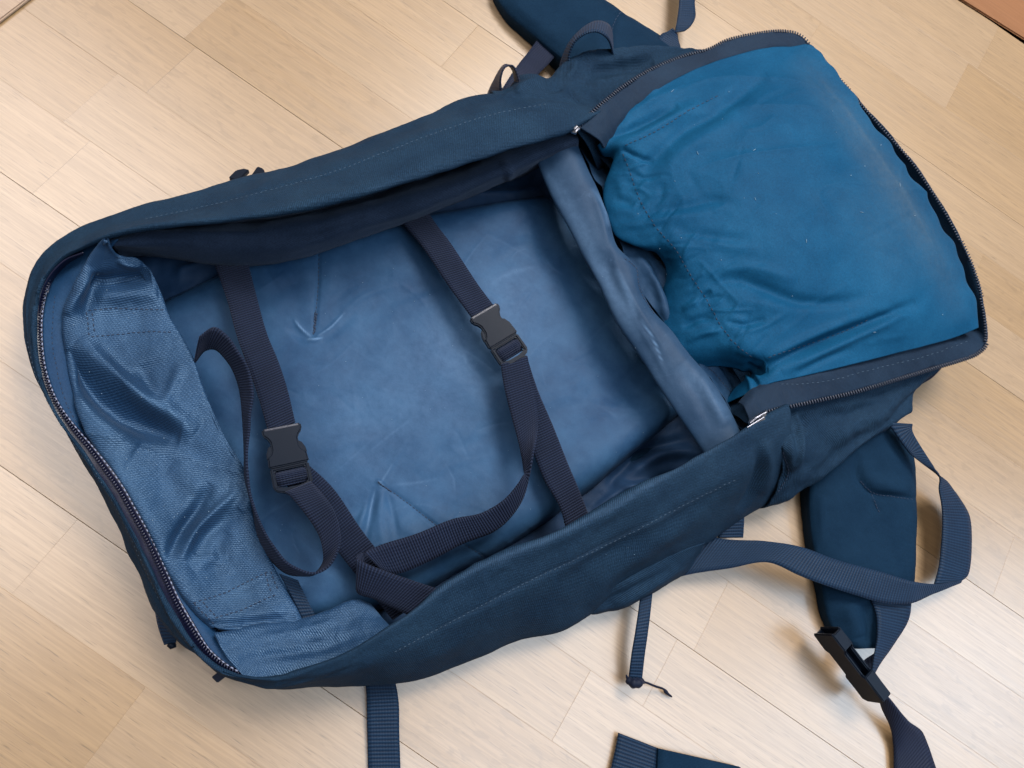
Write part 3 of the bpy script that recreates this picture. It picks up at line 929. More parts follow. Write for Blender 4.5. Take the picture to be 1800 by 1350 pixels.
# roll the right-hand end down
end = G[:, -1:, :].copy()
ext = []
dirx = G[:, -1, :] - G[:, -6, :]; dirx /= np.linalg.norm(dirx, axis=1, keepdims=True)
for k in range(1, 10):
    e_ = G[:, -1, :] + dirx * 0.0016 * k
    e_[:, 2] = G[:, -1, 2] - 0.0175 * (k / 9.0) ** 2
    e_[:, 2] = np.maximum(e_[:, 2], 0.006)
    ext.append(e_[:, None, :])
G = np.concatenate([G] + ext, axis=1)
pad_creases = [
    ([(561, 430), (559, 500), (552, 592)], 3.5, -0.14), ([(535, 440), (540, 520), (548, 585)], 16, 0.14), ([(585, 440), (575, 520), (560, 580)], 16, 0.10),
    ([(515, 560), (530, 578), (548, 592)], 3.0, 0.13), ([(508, 572), (526, 590), (545, 602)], 8, -0.14), ([(556, 592), (580, 575), (606, 548)], 2.6, 0.09), ([(565, 598), (592, 580), (626, 548)], 9, -0.09),
    ([(600, 550), (640, 520), (700, 500)], 6, 0.10), ([(560, 545), (620, 500), (690, 480)], 10, -0.12), ([(540, 596), (552, 598), (566, 595)], 4, 0.15),
    ([(664, 848), (700, 872), (770, 926), (860, 985)], 3.0, -0.14), ([(690, 850), (760, 895), (850, 955)], 14, 0.11), ([(660, 880), (720, 930), (800, 985)], 14, 0.12),
    ([(667, 852), (690, 815), (715, 770)], 5, 0.06), ([(676, 852), (705, 812), (735, 770)], 9, -0.05), ([(662, 856), (652, 900), (640, 960)], 7, -0.22), ([(672, 860), (668, 905), (672, 960)], 8, 0.18),
    ([(650, 860), (640, 900), (622, 950)], 6, 0.16), ([(680, 862), (690, 900), (700, 950)], 6, -0.16), ([(660, 845), (668, 848), (676, 854)], 3.5, 0.22),
    ([(740, 840), (800, 815), (900, 790)], 9, 0.08), ([(760, 800), (830, 780), (910, 745)], 12, -0.09), ([(690, 545), (760, 520), (830, 500)], 9, 0.10), ([(430, 540), (520, 500), (600, 480)], 14, -0.12),
    ([(520, 760), (600, 740), (700, 730)], 16, -0.10), ([(540, 800), (600, 780), (680, 770)], 10, 0.08), ([(600, 920), (640, 890), (655, 860)], 9, -0.12), ([(960, 690), (1050, 660), (1130, 640)], 14, 0.08),
    ([(1000, 430), (1040, 440), (1070, 450)], 4, 0.06), ([(380, 600), (410, 660), (430, 740)], 20, -0.12), ([(860, 470), (900, 440), (980, 430)], 14, -0.1)]
pad_wear = []
for k in range(60):
    c_ = np.array([RNG.uniform(420, 1120), RNG.uniform(420, 980)]); an = RNG.choice([RNG.normal(-0.5, 0.3), RNG.normal(0.9, 0.4)]); ln = RNG.uniform(12, 60)
    dv = np.array([math.cos(an), math.sin(an)]) * ln; md_ = c_ + RNG.normal(0, ln * 0.12, 2)
    pad_creases.append(([tuple(c_ - dv), tuple(md_), tuple(c_ + dv)], RNG.uniform(2.5, 7), RNG.choice([-1, 1]) * RNG.uniform(0.015, 0.045)))
    if k < 34:
        pad_wear.append(([tuple(c_ - dv), tuple(md_), tuple(c_ + dv)], RNG.uniform(1.0, 2.2), RNG.uniform(0.05, 0.18)))
padp = sheet("back_panel", G, M['pad'], pack, pad_creases, [(14.0, 0.0014), (42.0, 0.0004), (110.0, 0.00012)], 0.001, key='pad', ridges=[(12.0, 0.0012, 25), (22.0, 0.0007, 40), (40.0, 0.00035, -20), (85.0, 0.0002, 60)],
      wear_shine=pad_wear + [([(518, 563), (532, 580), (548, 593)], 1.6, 1.0), ([(538, 596), (552, 597), (568, 594)], 1.8, 1.1), ([(558, 591), (582, 575), (606, 549)], 1.3, 0.7), ([(667, 853), (680, 832), (692, 812)], 1.4, 0.3),
            ([(660, 858), (652, 890), (645, 930)], 1.6, 0.5), ([(664, 846), (669, 852), (676, 855)], 2.2, 1.0), ([(690, 852), (720, 850), (770, 842)], 2, 0.25), ([(500, 840), (700, 700), (1000, 560)], 120, 0.22),
            ([(760, 640), (860, 560), (960, 470)], 60, 0.2), ([(1000, 430), (1040, 440), (1072, 452)], 1.6, 0.4), ([(860, 500), (900, 480), (940, 470)], 4, 0.2)])
stitches(padp, M['thread'], [[(561, 440), (560, 480), (558, 520), (555, 550)]], 'pad', 5, 2, r=0.00035)
stitches(padp, M['thread'], [[(554, 548), (551, 588)], [(557, 550), (553, 586)]], 'pad', 5, 0, r=0.0007)
stitches(padp, M['thread'], [[(668, 850), (700, 872), (770, 925), (850, 978)]], 'pad', 5, 2, r=0.00035)
stitches(padp, M['thread'], [[(664, 846), (676, 856), (690, 866)]], 'pad', 5, 0, r=0.0006)

# --- worn roll between main compartment and top compartment
Ra = [(930, 236, 6.6), (940, 268, 6.5), (952, 306, 6.4), (974, 353, 6.3), (1001, 402, 6.2), (1020, 440, 6.2), (1053, 500, 6.2), (1087, 569, 6.3), (1120, 618, 6.4), (1156, 675, 6.6), (1189, 724, 6.8), (1246, 808, 7.2)]
Rb = [(1008, 232, 7.2), (1020, 268, 7), (1036, 304, 7), (1057, 349, 6.9), (1072, 387, 6.8), (1084, 432, 6.8), (1118, 469, 6.6), (1126, 504, 6.6), (1140, 535, 6.6), (1177, 579, 6.8), (1213, 624, 7), (1246, 662, 7.3),
      (1276, 708, 7.6), (1305, 768, 7.8)]
a = rail(Ra, 240); b = rail(Rb, 240)
mid = (a + b) / 2; mid[:, 2] += 0.0075
m1 = a * 0.8 + b * 0.2; m1[:, 2] += 0.0045
m2 = a * 0.2 + b * 0.8; m2[:, 2] += 0.0060
ua = a.copy(); ua[:, 2] -= 0.008; ua += (b - a) * 0.12
uaa = a.copy(); uaa[:, 2] -= 0.03; uaa += (b - a) * 0.45
ub = b.copy(); ub[:, 2] -= 0.010; ub -= (b - a) * 0.10
ubb = b.copy(); ubb[:, 2] -= 0.03; ubb -= (b - a) * 0.4
roll = sheet("divider_roll", loft([uaa, ua, a, m1, mid, m2, b, ub, ubb], 70), M['roll'], pack,
             [([(1075, 430), (1085, 470), (1120, 540), (1170, 620)], 6, 0.14), ([(1062, 440), (1072, 480), (1105, 550)], 8, -0.10),
              ([(1040, 330), (1060, 390), (1070, 430)], 6, 0.15), ([(1190, 640), (1230, 700), (1260, 760)], 12, -0.2), ([(1230, 660), (1250, 700), (1275, 750)], 9, 0.2),
              ([(1115, 560), (1150, 620), (1180, 680)], 4, 0.08)], [(24.0, 0.0006), (80.0, 0.0002)], 0.0014, key='roll', ridges=[(30.0, 0.0005, 5)],
             wear_shine=[([(960, 290), (1010, 380), (1070, 500), (1130, 600)], 12, 0.4), ([(1125, 560), (1150, 600), (1165, 640)], 1.5, 0.9), ([(1040, 330), (1060, 360), (1070, 400)], 5, 0.5), ([(1080, 470), (1100, 510), (1120, 560)], 5, 0.5),
                   ([(1195, 640), (1240, 690), (1280, 740)], 14, 0.35)])
stitches(roll, M['thread'], [[(1098, 455), (1117, 470), (1122, 500), (1136, 532), (1150, 552)]], 'roll', 5, 1, r=0.0005)

# --- top compartment lining (darker), partly hidden under the lid
q0 = [(1010, 222, 6.0), (1040, 300, 5.8), (1075, 390, 5.6), (1120, 500, 6.1), (1195, 600, 6.2), (1260, 680, 6.2), (1310, 760, 6.5)]
q1 = [(1050, 230, 4.6), (1065, 310, 4.6), (1100, 400, 5.2), (1150, 480, 6.5), (1200, 580, 6.5), (1275, 660, 5), (1325, 745, 5.2)]
q2 = [(1100, 220, 5.2), (1110, 310, 5.2), (1150, 400, 5.6), (1196, 480, 5.0), (1250, 580, 4.6), (1330, 655, 5.4), (1350, 720, 5.4)]
sheet("pocket_lining", loft([rail(x, 160) for x in (q0, q1, q2)], 70), M['lid_dark'], pack,
      [([(1115, 450), (1150, 490), (1175, 560)], 8, 0.5), ([(1140, 455), (1180, 520), (1190, 590)], 7, -0.4), ([(1165, 480), (1180, 510), (1195, 530)], 5, 0.3),
       ([(1220, 620), (1260, 650), (1290, 690)], 6, 0.4), ([(1060, 290), (1060, 340), (1065, 390)], 8, 0.4)], [(35.0, 0.003), (90.0, 0.0012)], 0.001, key='pocket')
stitches(pack.children[-1], M['thread'], [[(1222, 626), (1250, 650), (1270, 672), (1285, 690)]], 'pocket', 5, 1, r=0.0004)

# --- lid: bright lining of the panel that is folded open to the right
c0 = [(1053, 252, 8.4), (1062, 268, 7.6), (1080, 268, 8.0), (1073, 295, 7.4), (1061, 338, 6.6), (1069, 385, 6.8), (1083, 414, 7), (1115, 432, 7.4), (1160, 440, 8.0), (1174, 460, 7.4), (1171, 510, 6.8), (1174, 555, 6.7),
      (1196, 605, 7.0), (1250, 622, 7.6), (1300, 632, 8), (1338, 644, 8.2), (1318, 668, 7.6), (1306, 694, 7.6)]
c1 = [(1072, 230, 8.8), (1105, 270, 9), (1118, 330, 8.4), (1140, 385, 8.6), (1185, 432, 9.2), (1215, 485, 9), (1240, 530, 8.8), (1270, 580, 9), (1310, 618, 9.2), (1352, 640, 9), (1345, 677, 8.6)]
c2 = [(1130, 172, 9.3), (1180, 250, 10), (1220, 330, 10.2), (1270, 420, 10.4), (1320, 510, 10.2), (1370, 590, 10), (1400, 664, 8.9)]
c3 = [(1215, 124, 9.7), (1275, 240, 11.2), (1340, 360, 11.6), (1400, 480, 11.2), (1450, 580, 10.2), (1480, 645, 9)]
c4 = [(1310, 91, 10), (1380, 220, 11.8), (1450, 350, 12), (1520, 480, 11.3), (1560, 560, 10.4), (1585, 618, 8.7)]
c5 = [(1385, 82, 9.6), (1440, 152, 11.2), (1520, 262, 11.4), (1590, 390, 10.8), (1640, 500, 9.8), (1668, 560, 8.8), (1678, 594, 7.8)]
c6 = [(1425, 94, 8.6), (1468, 142, 9.2), (1524, 218, 9.3), (1572, 282, 8.9), (1618, 348, 8.4), (1658, 420, 7.9), (1692, 490, 7.3), (1708, 535, 7), (1712, 580, 6.7)]
rc = [rail(x, 300) for x in (c0, c1, c2, c3, c4, c5, c6)]
wv_ = np.linspace(0, 1, 300); wmask = np.clip(np.sin(np.pi * wv_) * 2, 0, 1)
od_ = rc[6] - rc[5]; od_[:, 2] = 0; od_ /= np.linalg.norm(od_, axis=1, keepdims=True)
rc[6] = rc[6] + od_ * (wmask * (0.0018 * np.sin(wv_ * 34 + 1.0) + 0.0012 * np.sin(wv_ * 71)))[:, None] + np.array([0, 0, 0.004])
edge_dn = rc[6].copy() + (rc[6] - rc[5]) * 0.05; edge_dn[:, 2] -= 0.012
tt_ = np.clip((np.linspace(0, 1, 300)[:, None] - 0.50) * 8, 0, 1)
left_dn = rc[0] + (rc[1] - rc[0]) * (0.25 * (1 - tt_)) + (rc[0] - rc[1]) * (0.55 * tt_)
left_dn[:, 2] = rc[0][:, 2] - (0.008 * (1 - tt_) + 0.019 * tt_)[:, 0]
for _ in range(12):
    left_dn[1:-1] = (left_dn[:-2] + left_dn[1:-1] * 2 + left_dn[2:]) / 4
G = loft([left_dn] + rc + [edge_dn], 300)
lid_creases = [
    ([(1061, 245), (1110, 225), (1150, 205), (1192, 184)], 8, -0.6), ([(1075, 262), (1130, 238), (1180, 210), (1230, 180)], 9, 0.35), ([(1095, 205), (1140, 180), (1200, 150)], 8, 0.25),
    ([(1126, 300), (1161, 269), (1206, 224), (1255, 198), (1310, 160), (1350, 132)], 13, -0.55), ([(1150, 320), (1190, 280), (1240, 240), (1300, 205)], 14, 0.25),
    ([(1166, 322), (1160, 350), (1138, 372)], 7, -0.35), ([(1080, 300), (1092, 330), (1090, 360)], 9, 0.25), ([(1092, 262), (1120, 275), (1150, 282)], 5, -0.35), ([(1100, 300), (1130, 312), (1160, 312)], 5, -0.25),
    ([(1070, 370), (1100, 372), (1125, 378)], 8, 0.25), ([(1080, 350), (1100, 355), (1115, 362)], 7, -0.4), ([(1075, 400), (1130, 392), (1180, 385), (1250, 375)], 9, 0.22), ([(1150, 372), (1210, 362), (1270, 350)], 8, -0.2),
    ([(1220, 345), (1250, 350), (1300, 362)], 10, -0.15), ([(1180, 400), (1240, 415), (1320, 420)], 9, -0.18), ([(1200, 410), (1270, 432), (1340, 440)], 9, 0.12),
    ([(1240, 505), (1290, 490), (1340, 505), (1400, 528), (1467, 532), (1530, 520)], 11, -0.42), ([(1250, 480), (1310, 470), (1400, 495)], 10, 0.22), ([(1280, 520), (1340, 535), (1400, 550)], 12, 0.2),
    ([(1225, 535), (1240, 520), (1250, 510)], 5, -0.35), ([(1200, 545), (1225, 530), (1245, 525)], 6, 0.3), ([(1275, 565), (1310, 570), (1345, 560)], 5, -0.25), ([(1290, 590), (1340, 575), (1385, 550)], 5, 0.15),
    ([(1200, 575), (1230, 560), (1255, 560)], 6, -0.3), ([(1205, 600), (1240, 585), (1270, 580)], 6, 0.25),
    ([(1330, 660), (1362, 640), (1434, 607), (1533, 567), (1610, 530)], 9, -0.75), ([(1345, 632), (1430, 590), (1520, 553)], 8, 0.3), ([(1375, 655), (1450, 617), (1540, 575), (1600, 548)], 8, 0.35),
    ([(1400, 657), (1460, 627), (1500, 612)], 6, -0.2),
    ([(1310, 640), (1335, 652), (1350, 650)], 5, -0.4), ([(1300, 650), (1318, 670), (1320, 690)], 4, 0.3), ([(1312, 650), (1328, 670), (1335, 680)], 4, -0.3),
    ([(1380, 130), (1410, 170), (1470, 250)], 20, 0.12), ([(1400, 110), (1430, 130), (1470, 180)], 9, -0.22), ([(1430, 130), (1500, 210), (1560, 300), (1620, 400), (1660, 480)], 9, 0.16),
    ([(1500, 255), (1560, 340), (1620, 450)], 14, -0.10), ([(1540, 280), (1590, 350), (1640, 440), (1670, 500)], 6, 0.12), ([(1420, 250), (1480, 330), (1520, 400)], 26, 0.12),
    ([(1640, 500), (1600, 545), (1560, 570)], 10, -0.12), ([(1310, 330), (1400, 330), (1470, 310)], 24, -0.12)]
# crumple that fades to the right
u = np.linspace(0, 1, G.shape[0])[:, None]
amp = np.clip(1 - u * 2.4, 0, 1) ** 1.2
nz = fbm(np.stack([G[..., 0] * 60, G[..., 1] * 60, G[..., 2] * 60], -1), 2) * 0.0010 * amp
Nn = normals(G)
G = G + Nn * nz[..., None]
lid_creases = [(p, w, a * (0.5 if max(q[0] for q in p) < 1185 and 285 < min(q[1] for q in p) < 420 else 1.0)) for p, w, a in lid_creases]
seam = resample(np.array([(1095, 270), (1108, 305), (1125, 352), (1150, 395), (1190, 442), (1215, 486), (1245, 531), (1270, 577), (1300, 611), (1328, 632)], float), 11.0)
for i in range(1, len(seam) - 1):                                   # little puckers gathered by the seam
    t = seam[i + 1] - seam[i - 1]; t /= np.linalg.norm(t); nn = np.array([t[1], -t[0]])
    for sgn, lo_, hi_ in ((1, 18, 70), (-1, 12, 36)):
        if RNG.random() < 0.75:
            ln = RNG.uniform(lo_, hi_); j = RNG.normal(0, 4, 2); tilt = RNG.normal(0, 0.35)
            a_ = seam[i] + j - sgn * nn * 4; b_ = seam[i] + j + sgn * (nn + t * tilt) * ln; m_ = (a_ + b_) / 2 + RNG.normal(0, 2.5, 2)
            lid_creases.append(([tuple(a_), tuple(m_), tuple(b_)], RNG.uniform(2.5, 5.0), RNG.choice([-1, 1]) * RNG.uniform(0.04, 0.13) * (1.0 if sgn > 0 else 0.6)))
for k in range(36):                                                  # loose small crinkles
    c_ = np.array([RNG.uniform(1130, 1600), RNG.uniform(140, 600)]); an = RNG.normal(-0.45, 0.5); ln = RNG.uniform(20, 70)
    dv = np.array([math.cos(an), math.sin(an)]) * ln
    lid_creases.append(([tuple(c_ - dv), tuple(c_ + RNG.normal(0, 5, 2)), tuple(c_ + dv)], RNG.uniform(4, 9), RNG.choice([-1, 1]) * RNG.uniform(0.03, 0.08)))
lid = sheet("lid_lining", G, M['lid'], pack, lid_creases, [(16.0, 0.0010), (48.0, 0.0003)], 0.0009, key='lid', ridges=[(16.0, 0.0018, 60), (26.0, 0.0012, 75), (44.0, 0.0005, 95)],
            wear_shine=[([(1390, 95), (1450, 160), (1520, 250), (1590, 360), (1660, 480), (1690, 570)], 30, 0.42), ([(1440, 130), (1540, 270), (1640, 440)], 3, 0.25), ([(1480, 300), (1550, 420), (1600, 520)], 50, 0.18)])
stitches(lid, M['thread'], [[(1095, 270), (1108, 305), (1125, 352), (1150, 395), (1190, 442), (1215, 486), (1245, 531), (1270, 577), (1300, 611), (1328, 632)],
                            [(1098, 256), (1150, 232), (1210, 195), (1262, 168)], [(1350, 628), (1420, 605), (1500, 575), (1528, 560)]], 'lid', 6, 3, r=0.00038)
# lint caught on the lining
V, Fc = [], []
for k in range(30):
    px, py = RNG.uniform(1120, 1660), RNG.uniform(120, 640)
    an = RNG.uniform(0, 6.28); ln = RNG.uniform(0.6, 2.2) if k > 8 else RNG.uniform(4, 9)
    h = on_surface(['lid'], [(px, py), (px + ln * math.cos(an), py + ln * math.sin(an))], 0.0004)
    if len(h) == 2:
        capsule(h[0][0], h[1][0], h[0][1], 0.0003 if k > 8 else 0.00018, 0.0003, V, Fc)
for k in range(60):
    px, py = RNG.uniform(120, 460), RNG.uniform(440, 1100)
    an = RNG.uniform(0, 6.28); ln = RNG.uniform(0.6, 2.0)
    h = on_surface(['facing'], [(px, py), (px + ln * math.cos(an), py + ln * math.sin(an))], 0.0004)
    if len(h) == 2:
        capsule(h[0][0], h[1][0], h[0][1], 0.00028, 0.00028, V, Fc)
for k in range(70):
    px, py = RNG.uniform(330, 1150), RNG.uniform(420, 1000)
    an = RNG.uniform(0, 6.28); ln = RNG.uniform(0.5, 1.6)
    h = on_surface(['pad', 'shell', 'roll', 'facing'], [(px, py), (px + ln * math.cos(an), py + ln * math.sin(an))], 0.0004)
    if len(h) == 2 and np.linalg.norm(h[0][0] - h[1][0]) < 0.003:
        capsule(h[0][0], h[1][0], h[0][1], 0.00022, 0.00022, V, Fc)
mesh("lint", V, Fc, M['lint'], pack, kind="stuff")

# --- zip tape round the lid
To = [(1019, 223, 9.9), (1050, 191, 10), (1072, 173, 9.9), (1094, 155, 9.7), (1128, 133, 9.5), (1161, 116, 9.3), (1205, 99, 9.1), (1247, 88, 9), (1283, 71, 8.9), (1333, 60, 8.8), (1373, 56, 8.6), (1400, 60, 8.4), (1417, 72, 8.2),
      (1433, 97, 8), (1467, 131, 7.8), (1500, 167, 7.7), (1550, 223, 7.6), (1600, 280, 7.5), (1633, 327, 7.3), (1667, 381, 7.1), (1700, 447, 6.8), (1717, 494, 6.6), (1730, 547, 6.4), (1734, 598, 6.2), (1720, 618, 6.3),
      (1693, 630, 6.5), (1633, 648, 7), (1567, 668, 7.5), (1500, 688, 8), (1433, 703, 8.4), (1383, 714, 8.7), (1343, 724, 9), (1318, 740, 9.2)]
Ti = [(1056, 249, 9.0), (1075, 228, 9.1), (1094, 210, 9.1), (1117, 184, 9.3), (1155, 158, 9.4), (1194, 134, 9.5), (1225, 121, 9.6), (1250, 109, 9.6), (1300, 93, 9.6), (1350, 81, 9.4), (1387, 80, 9), (1405, 84, 8.6), (1417, 92, 8.2),
      (1428, 106, 7.8), (1458, 142, 7.5), (1488, 178, 7.4), (1530, 228, 7.2), (1575, 287, 7), (1608, 330, 7), (1642, 390, 6.8), (1676, 455, 6.6), (1698, 502, 6.4), (1712, 545, 6.2), (1716, 580, 6.4), (1700, 592, 6.8),
      (1672, 600, 7.2), (1605, 615, 8.1), (1535, 634, 8.5), (1467, 649, 8.8), (1400, 665, 8.8), (1360, 676, 8.8), (1328, 690, 8.6), (1305, 712, 8.6)]
# same knots on both rails keep the tape square to its edge
Ti = [(x, y, z - (1.3 if 13 <= q <= 23 else 0.5 if q in (12, 24) else 0)) for q, (x, y, z) in enumerate(Ti)]
tk = np.linspace(0, 1, len(To)); ts = np.linspace(0, 1, 520)
a = hermite(WA(To), tk, ts); b = hermite(WA(Ti), tk, ts)
b2 = b + (b - a) * 0.25; b2[:, 2] -= 0.004
m_ = (a + b) / 2; m_[:, 2] += 0.0008
dn = a - (b - a) * 0.02; dn[:, 2] -= 0.0035
dn2 = a + (b - a) * 0.5; dn2[:, 2] -= 0.012
dn3 = a + (b - a) * 1.5; dn3[:, 2] -= 0.035
wob = fbm(np.stack([ts * 60, ts * 0, ts * 0], -1), 2) * 0.0012
b2[:, 2] += wob; 
tape = sheet("lid_zip_tape", loft([b2, b, m_, a], 16), M['tape'], pack, [], [(60.0, 0.0008), ((160.0, 30.0), 0.0004)], 0.0012, key='tape')
sheet("lid_outer_panel", loft([a + [0, 0, -0.001], dn, dn2, dn3], 14), M['outer'], pack, [], [(40.0, 0.001)], 0.001)
stitches(tape, M['thread_light'], [[(1372, 676), (1440, 672), (1530, 650), (1640, 622), (1705, 598)]], 'tape', 5, 4, r=0.00028)
V, Fc = [], []
Pt = resample(a, 0.0028)
tt = np.gradient(Pt, axis=0); tt /= np.linalg.norm(tt, axis=1, keepdims=True)
for i, (p, t) in enumerate(zip(Pt, tt)):
    s = np.cross(t, [0, 0, 1.0]); s /= np.linalg.norm(s)
    k = int(i / len(Pt) * (len(a) - 1))
    if s.dot(a[k] - b[k]) < 0:
        s = -s
    capsule(p - s * 0.0015, p + s * 0.0032, np.array([0, 0, 1.0]), 0.0008, 0.0011, V, Fc)
mesh("zip_teeth", V, Fc, M['tooth'], tape, kind="stuff")


def oriented(center, ax, up):
    y = np.array(ax, float); y /= np.linalg.norm(y)
    u = np.array(up, float); x = np.cross(y, u); x /= np.linalg.norm(x); z = np.cross(x, y)
    return lambda p: np.asarray(center) + x * p[0] + y * p[1] + z * p[2]


def extrude_poly(name, outline, z0, z1, place, mat, parent, bev=0.0008, holes=(), label=None, seg=2):
    bm = bmesh.new()
    vs = [bm.verts.new((x, y, z0)) for x, y in outline]
    if not holes:
        f = bm.faces.new(vs)
        faces = [f]
    else:
        ed = [bm.edges.new((vs[i], vs[(i + 1) % len(vs)])) for i in range(len(vs))]
        for h in holes:
            hv = [bm.verts.new((x, y, z0)) for x, y in h]
            ed += [bm.edges.new((hv[i], hv[(i + 1) % len(hv)])) for i in range(len(hv))]
        r = bmesh.ops.triangle_fill(bm, use_beauty=True, use_dissolve=False, edges=ed)
        faces = [g for g in r['geom'] if isinstance(g, bmesh.types.BMFace)]
    r = bmesh.ops.extrude_face_region(bm, geom=faces)
    for v in r['geom']:
        if isinstance(v, bmesh.types.BMVert):
            v.co.z = z1
    bmesh.ops.recalc_face_normals(bm, faces=bm.faces)
    if bev:
        ee = [e for e in bm.edges if len(e.link_faces) == 2 and e.calc_face_angle(0) > 0.6]
        bmesh.ops.bevel(bm, geom=ee, offset=bev, segments=seg, affect='EDGES', clamp_overlap=True)
    for v in bm.verts:
        v.co = Vector(place(v.co) - O)
    bmesh.ops.recalc_face_normals(bm, faces=bm.faces)
    me = bpy.data.meshes.new(name); bm.to_mesh(me); bm.free()
    me.polygons.foreach_set("use_smooth", np.zeros(len(me.polygons), bool))
    return link(name, me, mat, parent, label)


# --- zip sliders
def slider(p_from, p_to, z, parent_, up=(0, 0, 1)):
    A = W(*p_from, z); B = W(*p_to, z + 0.2)
    pl = oriented((A + B) / 2, B - A, up)
    L = np.linalg.norm(B - A)
    o = extrude_poly("zip_slider", [(-0.003, -L / 2), (0.003, -L / 2), (0.0042, -L * 0.1), (0.0034, L / 2), (0.0012, L * 0.38), (-0.0012, L * 0.38), (-0.0034, L / 2), (-0.0042, -L * 0.1)], -0.002, 0.0012, pl, M['steel'], parent_, 0.0007)
    extrude_poly("pull_tab", [(-0.0028, -L * 0.75), (0.0028, -L * 0.75), (0.0022, L * 0.2), (-0.0022, L * 0.2)], 0.0022, 0.0034, pl, M['steel'], o, 0.0004)
    return o


slider((1318, 748), (1350, 727), 9.5, pack, up=(0.35, -0.55, 0.7))
slider((1004, 224), (1017, 231), 10.0, pack)

# --- top of the pack under and beyond the lid (far side)
b0 = [(850, 185, 8.2), (920, 190, 9.2), (1000, 200, 9.4), (1040, 196, 9.4), (1075, 178, 9.0), (1130, 140, 8.4), (1205, 106, 8.2), (1260, 92, 7.8), (1330, 72, 7.4)]
b1 = [(868, 166, 8.2), (915, 152, 9), (962, 158, 9), (1010, 152, 8), (1062, 128, 7), (1120, 112, 6.6), (1190, 96, 6.6), (1258, 89, 6.8), (1330, 68, 6.8)]
b2_ = [(862, 162, 6.6), (894, 153, 7), (912, 134, 7.4), (939, 132, 7.2), (961, 138, 6.8), (981, 122, 7), (1010, 101, 7.4), (1045, 90, 7.2), (1094, 82, 7), (1183, 82, 6.6), (1248, 87, 6.4), (1330, 66, 6.2)]
r0_, r1_, r2_ = rail(b0, 240), rail(b1, 240), rail(b2_, 240)
r3_ = r2_ + [0, 0, -0.03]; r4_ = r2_ - (r2_ - r0_) * 0.1; r4_[:, 2] = 0.003
sheet("top_panel", loft([r0_, r1_, r2_, r3_, r4_], 80), M['outer'], pack,
      [([(1012, 104), (1008, 125), (985, 150)], 7, 0.4), ([(1040, 125), (1090, 118), (1150, 108)], 10, -0.9), ([(1000, 155), (1015, 172), (1034, 194)], 4, -0.35), ([(1020, 160), (1050, 170), (1060, 180)], 6, 0.3),
       ([(905, 158), (930, 145), (960, 150)], 8, 0.35), ([(960, 160), (985, 150), (1000, 140)], 7, -0.4), ([(900, 165), (940, 168), (1000, 178)], 6, -0.25), ([(1030, 150), (1080, 145), (1120, 132)], 7, 0.4)],
      [(36.0, 0.0022), (90.0, 0.0009)], 0.0014, key='top')

# --- near side of the pack beside the lid
s0 = [(1325, 715, 7.2), (1380, 690, 7.2), (1440, 678, 6.8), (1500, 660, 6.4), (1570, 638, 5.8), (1655, 605, 5.0)]
s05 = [(1340, 745, 8.0), (1385, 728, 7.6), (1440, 716, 7.2), (1500, 702, 6.8), (1570, 680, 6.2), (1655, 644, 5.2)]
s1 = [(1378, 790, 8.4), (1408, 790, 8), (1440, 770, 6.6), (1500, 742, 6.4), (1570, 712, 6), (1630, 668, 5)]
s2 = [(1378, 840, 6.2), (1400, 828, 6.4), (1440, 815, 5.4), (1500, 778, 5.3), (1555, 742, 5.2), (1605, 692, 4.8)]
s3 = [(1350, 884, 3.2), (1385, 876, 3.4), (1433, 852, 3.8), (1482, 812, 4.6), (1536, 768, 4.7), (1602, 725, 4.4)]
rr = [rail(x, 180) for x in (s0, s05, s1, s2, s3)]
r4 = rr[4] + (rr[4] - rr[3]) * 0.05; r4[:, 2] -= 0.012
r5 = rr[4] - (rr[4] - rr[3]) * 0.3; r5[:, 2] = 0.006
sheet("side_panel", loft(rr + [r4, r5], 90), M['outer'], pack,
      [([(1364, 740), (1368, 770), (1386, 830), (1350, 880)], 4, -0.45), ([(1378, 745), (1390, 790), (1388, 830)], 6, 0.25), ([(1398, 720), (1408, 780), (1405, 805), (1390, 830)], 5, 0.5), ([(1415, 725), (1424, 780), (1420, 830)], 9, -0.6),
       ([(1440, 735), (1520, 720), (1590, 690)], 12, -0.4), ([(1450, 770), (1520, 745), (1560, 720)], 14, 0.25), ([(1440, 830), (1480, 790), (1530, 760)], 9, -0.2), ([(1520, 700), (1560, 690), (1600, 672)], 6, -0.3)],
      [(30.0, 0.0022), (80.0, 0.0009)], 0.0014, key='side')
stitches(pack.children[-1], M['thread'], [[(1364, 742), (1368, 770), (1378, 800), (1386, 830), (1372, 858), (1350, 880)]], 'side', 5, 1, r=0.0005)

# --- side pocket bulging below the near wall
pk0 = [(1030, 1070, 3.2), (1083, 1030, 4.2), (1157, 988, 4.4), (1217, 962, 4.2), (1240, 955, 3.6)]
pk1 = [(1038, 1078, 2.6), (1100, 1046, 3.6), (1160, 1015, 3.8), (1210, 985, 3.4), (1236, 962, 2.8)]
pk2 = [(1045, 1079, 1.8), (1083, 1072, 1.9), (1128, 1052, 2), (1187, 1020, 2), (1214, 1002, 1.8), (1222, 982, 1.6), (1236, 965, 1.4)]
rr = [rail(x, 100) for x in (pk0, pk1, pk2)]
r4 = rr[2] - (rr[2] - rr[1]) * 0.5; r4[:, 2] = 0.003
sheet("side_pocket", loft(rr + [r4], 40), M['outer'], pack, [([(1060, 1066), (1110, 1040), (1180, 1000)], 9, -0.35), ([(1080, 1066), (1140, 1036), (1200, 998)], 7, 0.25)], [(50.0, 0.0012)], 0.0014)

